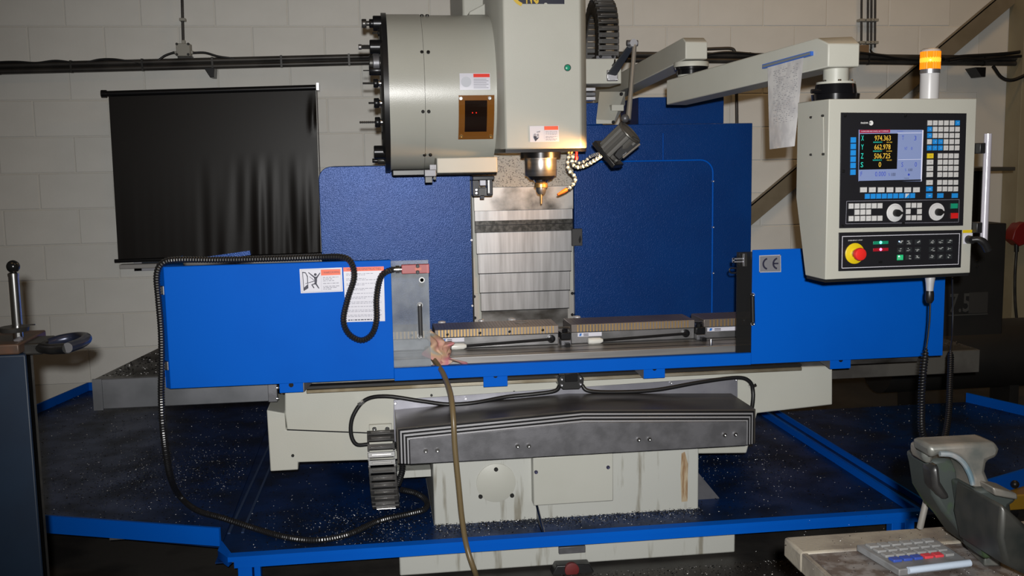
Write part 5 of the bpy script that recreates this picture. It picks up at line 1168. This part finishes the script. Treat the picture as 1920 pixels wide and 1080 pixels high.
MB().sphere(V((A(1903,908,3.94).x, 3.94, A(1903,908,3.94).z)), .018, 12).build('bolt_knob', BLACK, yc); MB().cyl((A(1882,905,3.95).x+.05,4.0,.03), (A(1882,905,3.95).x+.09,4.0,.03), .03, n=16).build('castor', RUBBER, yc); MB().cyl((A(1882,905,3.95).x+.4,4.0,.03), (A(1882,905,3.95).x+.44,4.0,.03), .03, n=16).build('castor', RUBBER, yc)

# ================================================================ left foreground machine
LY = 2.7
lm = thing('machine_stand', 'dark blue machine stand with steel vice handle at the left edge', 'machine', (-1.2, 2.9, 0))
xR = A(66,880,LY).x
kx = (LY+.2)/LY; zS = A(30,664,LY).z
MB().prism([(-1.5,LY,0),(xR,LY,0),(xR*kx-.004,LY+.2,0),(-1.6,LY+.2,0)], (0,0,zS)).build('stand', mat('old_blue_paint', (.004,.016,.038), .5, c2=(.003,.012,.03), scale=4), lm, bevel=.006)
MB().prism([(xR,LY+.03,0),(xR+.006,LY+.03,0),(xR*kx+.004,LY+.2,0),(xR*kx-.004,LY+.2,0)], (0,0,zS-.01)).build('back_plate', DARK, lm)
MB().pbox(-120, 648, 36, 668, LY-.02, .22).build('bed_plate', mat('rusty_bed', (.10,.05,.03), .5, .3, c2=(.04,.036,.03), scale=9), lm, bevel=.004)
MB().pbox(36, 644, 80, 666, LY+.02, .12).build('vice_block', DARK, lm, bevel=.005)
MB().tube(spl([A(70,652,LY+.06),A(110,638,LY+.10),A(145,632,LY+.10),A(162,634,LY+.02),A(152,643,LY-.04),A(127,652,LY-.10)], 8), .0135, 14).build('handle_bar', mat('handle_blue_black', (.02,.024,.045), .3, .4), lm)
MB().tube([A(62,650,LY+.05), A(95,655,LY), A(127,653,LY-.10)], .0135, 12).build('handle_bar', DARK, lm)
q = A(127,652,LY-.104); MB().lathe(q, (A(127,652,LY-.104)-A(152,643,LY-.04)), [(0,.0125),(.001,.0125)], 20).build('bar_end', SILVER, lm)
rx = A(17,580,LY).x; MB().cyl((rx,LY+.05,A(17,648,LY).z), (rx,LY+.05,A(17,516,LY).z), .0125, n=20).build('lever_rod', CHROME, lm)
MB().sphere((rx+.001,LY+.05,A(18,500,LY+.05).z), .0165, 18).build('ball_knob', mat('ball_black', (.006,.006,.006), .15), lm); MB().lathe((rx,LY+.05,A(17,516,LY+.05).z), (0,0,1), [(-.003,.0135),(.004,.0135),(.007,.009)], 16).build('rod_cap', CHROME, lm)
MB().lathe((rx-.008,LY+.05,A(17,617,LY+.05).z), (0,0,1), [(-.006,.034),(.004,.036),(.006,.034)], 28).build('collar_disc', DARK, lm)
MB().tube([A(20,610,LY+.05), A(66,608.5,LY+.05)], .0018, 6).build('pointer', DARK, lm)
MB().tube([A(28,640,LY+.03), A(40,634,LY+.03)], .006, 8).build('set_screw', SILVER, lm)

# ================================================================ right foreground bench
BZ = .85
c0, c1 = Zp(1469,1006,BZ), Zp(1765,986,BZ)
bn = thing('workbench', 'worn grey-brown workbench corner with green frame at the lower right', 'workbench', (1.2, 1.5, 0))
yB = (c0.y+c1.y)/2; xL = c0.x
BT = mat('worn_bench_top', (.20,.18,.145), .5, c2=(.11,.095,.08), scale=14, lo=.35, hi=.6, bump=.2, bscale=120)
MB().box(xL, yB-.085, BZ-.042, 2.1, yB, BZ).build('edge_board', BT, bn, bevel=.006)
MB().box(xL+.012, .95, BZ-.042, 2.1, yB-.0855, BZ-.002).build('bench_top', mat('brown_mat', (.065,.05,.043), .55, c2=(.14,.13,.125), scale=35, lo=.40, hi=.58, bump=.25, bscale=200), bn, bevel=.004)
MB().box(xL, .95, BZ-.040, xL+.012, yB-.0855, BZ).build('side_strip', BT, bn, bevel=.003)
GRN = mat('green_paint', (.045,.12,.035), .5, c2=(.035,.10,.03), scale=6)
MB().box(xL+.03, yB-.10, 0, xL+.09, yB-.04, BZ-.042).build('leg', GRN, bn, bevel=.004); MB().box(1.98, yB-.10, 0, 2.04, yB-.04, BZ-.042).build('leg', GRN, bn)
MB().box(xL+.04, .97, 0, xL+.08, yB-.10, BZ-.043).build('side_panel', GRN, bn); MB().box(1.98, .97, 0, 2.04, 1.03, BZ-.042).build('leg', GRN, bn)
MB().tube(spl([V((xL+.02,yB-.12,BZ-.06)),V((xL+.012,1.5,BZ-.065)),V((xL+.02,1.3,BZ-.08))],6), .010, 8).build('edge_hose', RUBBER, bn)
# vise
VM = mat('vise_steel', (.135,.125,.11), .45, .4, c2=(.07,.075,.07), scale=18, lo=.35, hi=.6); VG = mat('vise_green_grey', (.028,.034,.032), .5, .3, c2=(.03,.055,.02), scale=9, lo=.40, hi=.48); VBL = mat('vise_blue_grey', (.10,.15,.18), .4, .4, c2=(.22,.22,.22), scale=20)
vi = thing('bench_vise', 'heavy worn grey bench vise with handle rod on the workbench', 'vise', (1.22, 1.6, BZ))
def vp(pts, Y, d, name, m_, bev=.008): return MB().ppoly(pts, Y, d).build(name, m_, vi, bevel=bev)
jw = vp([(1742,836),(1868,829),(1876,842),(1872,858),(1852,866),(1849,884),(1858,906),(1862,925),(1826,923),(1823,900),(1813,874),(1797,858),(1778,853),(1760,855),(1746,862)], 1.60, .06, 'fixed_jaw', VM)
arcp = spl([A(1762,851,1.598),A(1785,853,1.596),A(1805,866,1.595),A(1818,888,1.595),A(1824,908,1.596)], 6); MB().tube(arcp, .0048, 8).build('jaw_rim', VBL, vi)
vp([(1731,842),(1748,836),(1752,868),(1738,872),(1732,858)], 1.63, .05, 'jaw_plate', VM)
vp([(1738,866),(1772,858),(1800,868),(1815,890),(1828,930),(1836,985),(1842,1040),(1815,1020),(1790,985),(1768,960),(1750,930),(1744,890)], 1.66, .08, 'moving_jaw', VG)
vp([(1748,880),(1762,870),(1766,905),(1785,935),(1770,940),(1752,915)], 1.64, .04, 'jaw_side', DARK)
vp([(1822,918),(1866,916),(1904,926),(1908,940),(1893,950),(1880,985),(1874,1042),(1848,1052),(1838,1010),(1828,960)], 1.585, .07, 'vise_body', VG)
vp([(1862,914),(1908,926),(1909,938),(1866,930)], 1.56, .06, 'anvil', VM, .003)
vp([(1880,945),(1930,990),(1935,1085),(1885,1060),(1874,1010)], 1.50, .14, 'slide_bar', mat('slide_dark', (.013,.016,.015), .4, .3, c2=(.03,.03,.027), scale=12))
a, c = Zp(1800,1000,BZ+.002), Zp(1868,1058,BZ+.002)
ring = [Zp(x,y,BZ) for x, y in ((1768,975),(1778,968),(1800,972),(1825,990),(1862,1030),(1880,1045),(1875,1062),(1845,1062),(1822,1040),(1795,1008),(1770,990))]
MB().prism(ring, (0,0,.02)).build('base_plate', VM, vi, bevel=.003)
ctr = Zp(1840,1030,BZ); MB().lathe(ctr+V((.03,.05,0)), (0,0,1), [(.018,.055),(.06,.05),(.09,.045)], 24).build('swivel_base', VG, vi)
for x, y in ((1779,982),(1842,1036),(1866,1040)): 
    q = Zp(x,y,BZ+.02); MB().lathe(q, (0,0,1), [(0,.008),(.008,.008),(.009,.006)], 6).build('base_bolt', CHROME, vi)
MB().tube([A(1725,990,1.80), A(1745,905,1.78)], .0062, 12).build('handle_rod', LSF, vi); MB().sphere(A(1741,898,1.78), .014, 12).build('screw_boss', DARK, vi)
MB().cyl(A(1741,898,1.80), A(1790,930,1.70), .018, n=16).build('screw', DARK, vi)
# keyboard
KZ = BZ+.006
kp = [(1606,1021),(1751,1008),(1818,1052),(1686,1068)]
kc = [Zp(x,y,KZ+.008) for x, y in kp]
kb = thing('keyboard', 'small grey keypad with blue and red keys lying dusty on the workbench', 'keyboard', Zp(1710,1040,BZ))
KGM = mat('keypad_grey', (.13,.133,.138), .55, c2=(.09,.09,.09), scale=25)
MB().prism(kc, (0,0,-.013)).build('keypad_body', KGM, kb, bevel=.002)
kf = lambda s_, t_: kc[0]*(1-s_)*(1-t_)+kc[1]*s_*(1-t_)+kc[2]*s_*t_+kc[3]*(1-s_)*t_
KKW = mat('keypad_key', (.15,.15,.15), .6)
for r_ in range(4):
    for c_ in range(6):
        s0_, s1_ = .07+c_*.145, .07+c_*.145+.115; t0_, t1_ = .08+r_*.185, .08+r_*.185+.13
        m_ = KKW
        if r_ == 3: m_ = (mat('kp_blue', (.02,.045,.22), .5) if c_ < 3 else mat('kp_red', (.38,.03,.04), .5) if c_ < 5 else KKW)
        lo_ = [kf(s0_,t0_),kf(s1_,t0_),kf(s1_,t1_),kf(s0_,t1_)]; MB().prism(lo_, (0,0,.005)).build('key', m_, kb, bevel=.0008)
a, c = kf(.10,1.0), kf(1.0,1.0)
MB().tube([kf(.12,1.01)-EZ*.003, kf(1.0,1.01)-EZ*.003], .0065, 10).build('front_edge', mat('light_edge', (.30,.35,.42), .35), kb)
tray_chips('filings', 'pale metal filings dusted over the workbench around the vise', lambda: (random.gauss(1.15,.16), random.gauss(1.70,.10)) , 1800, lambda p: BZ-.003, (.0008,.0022))
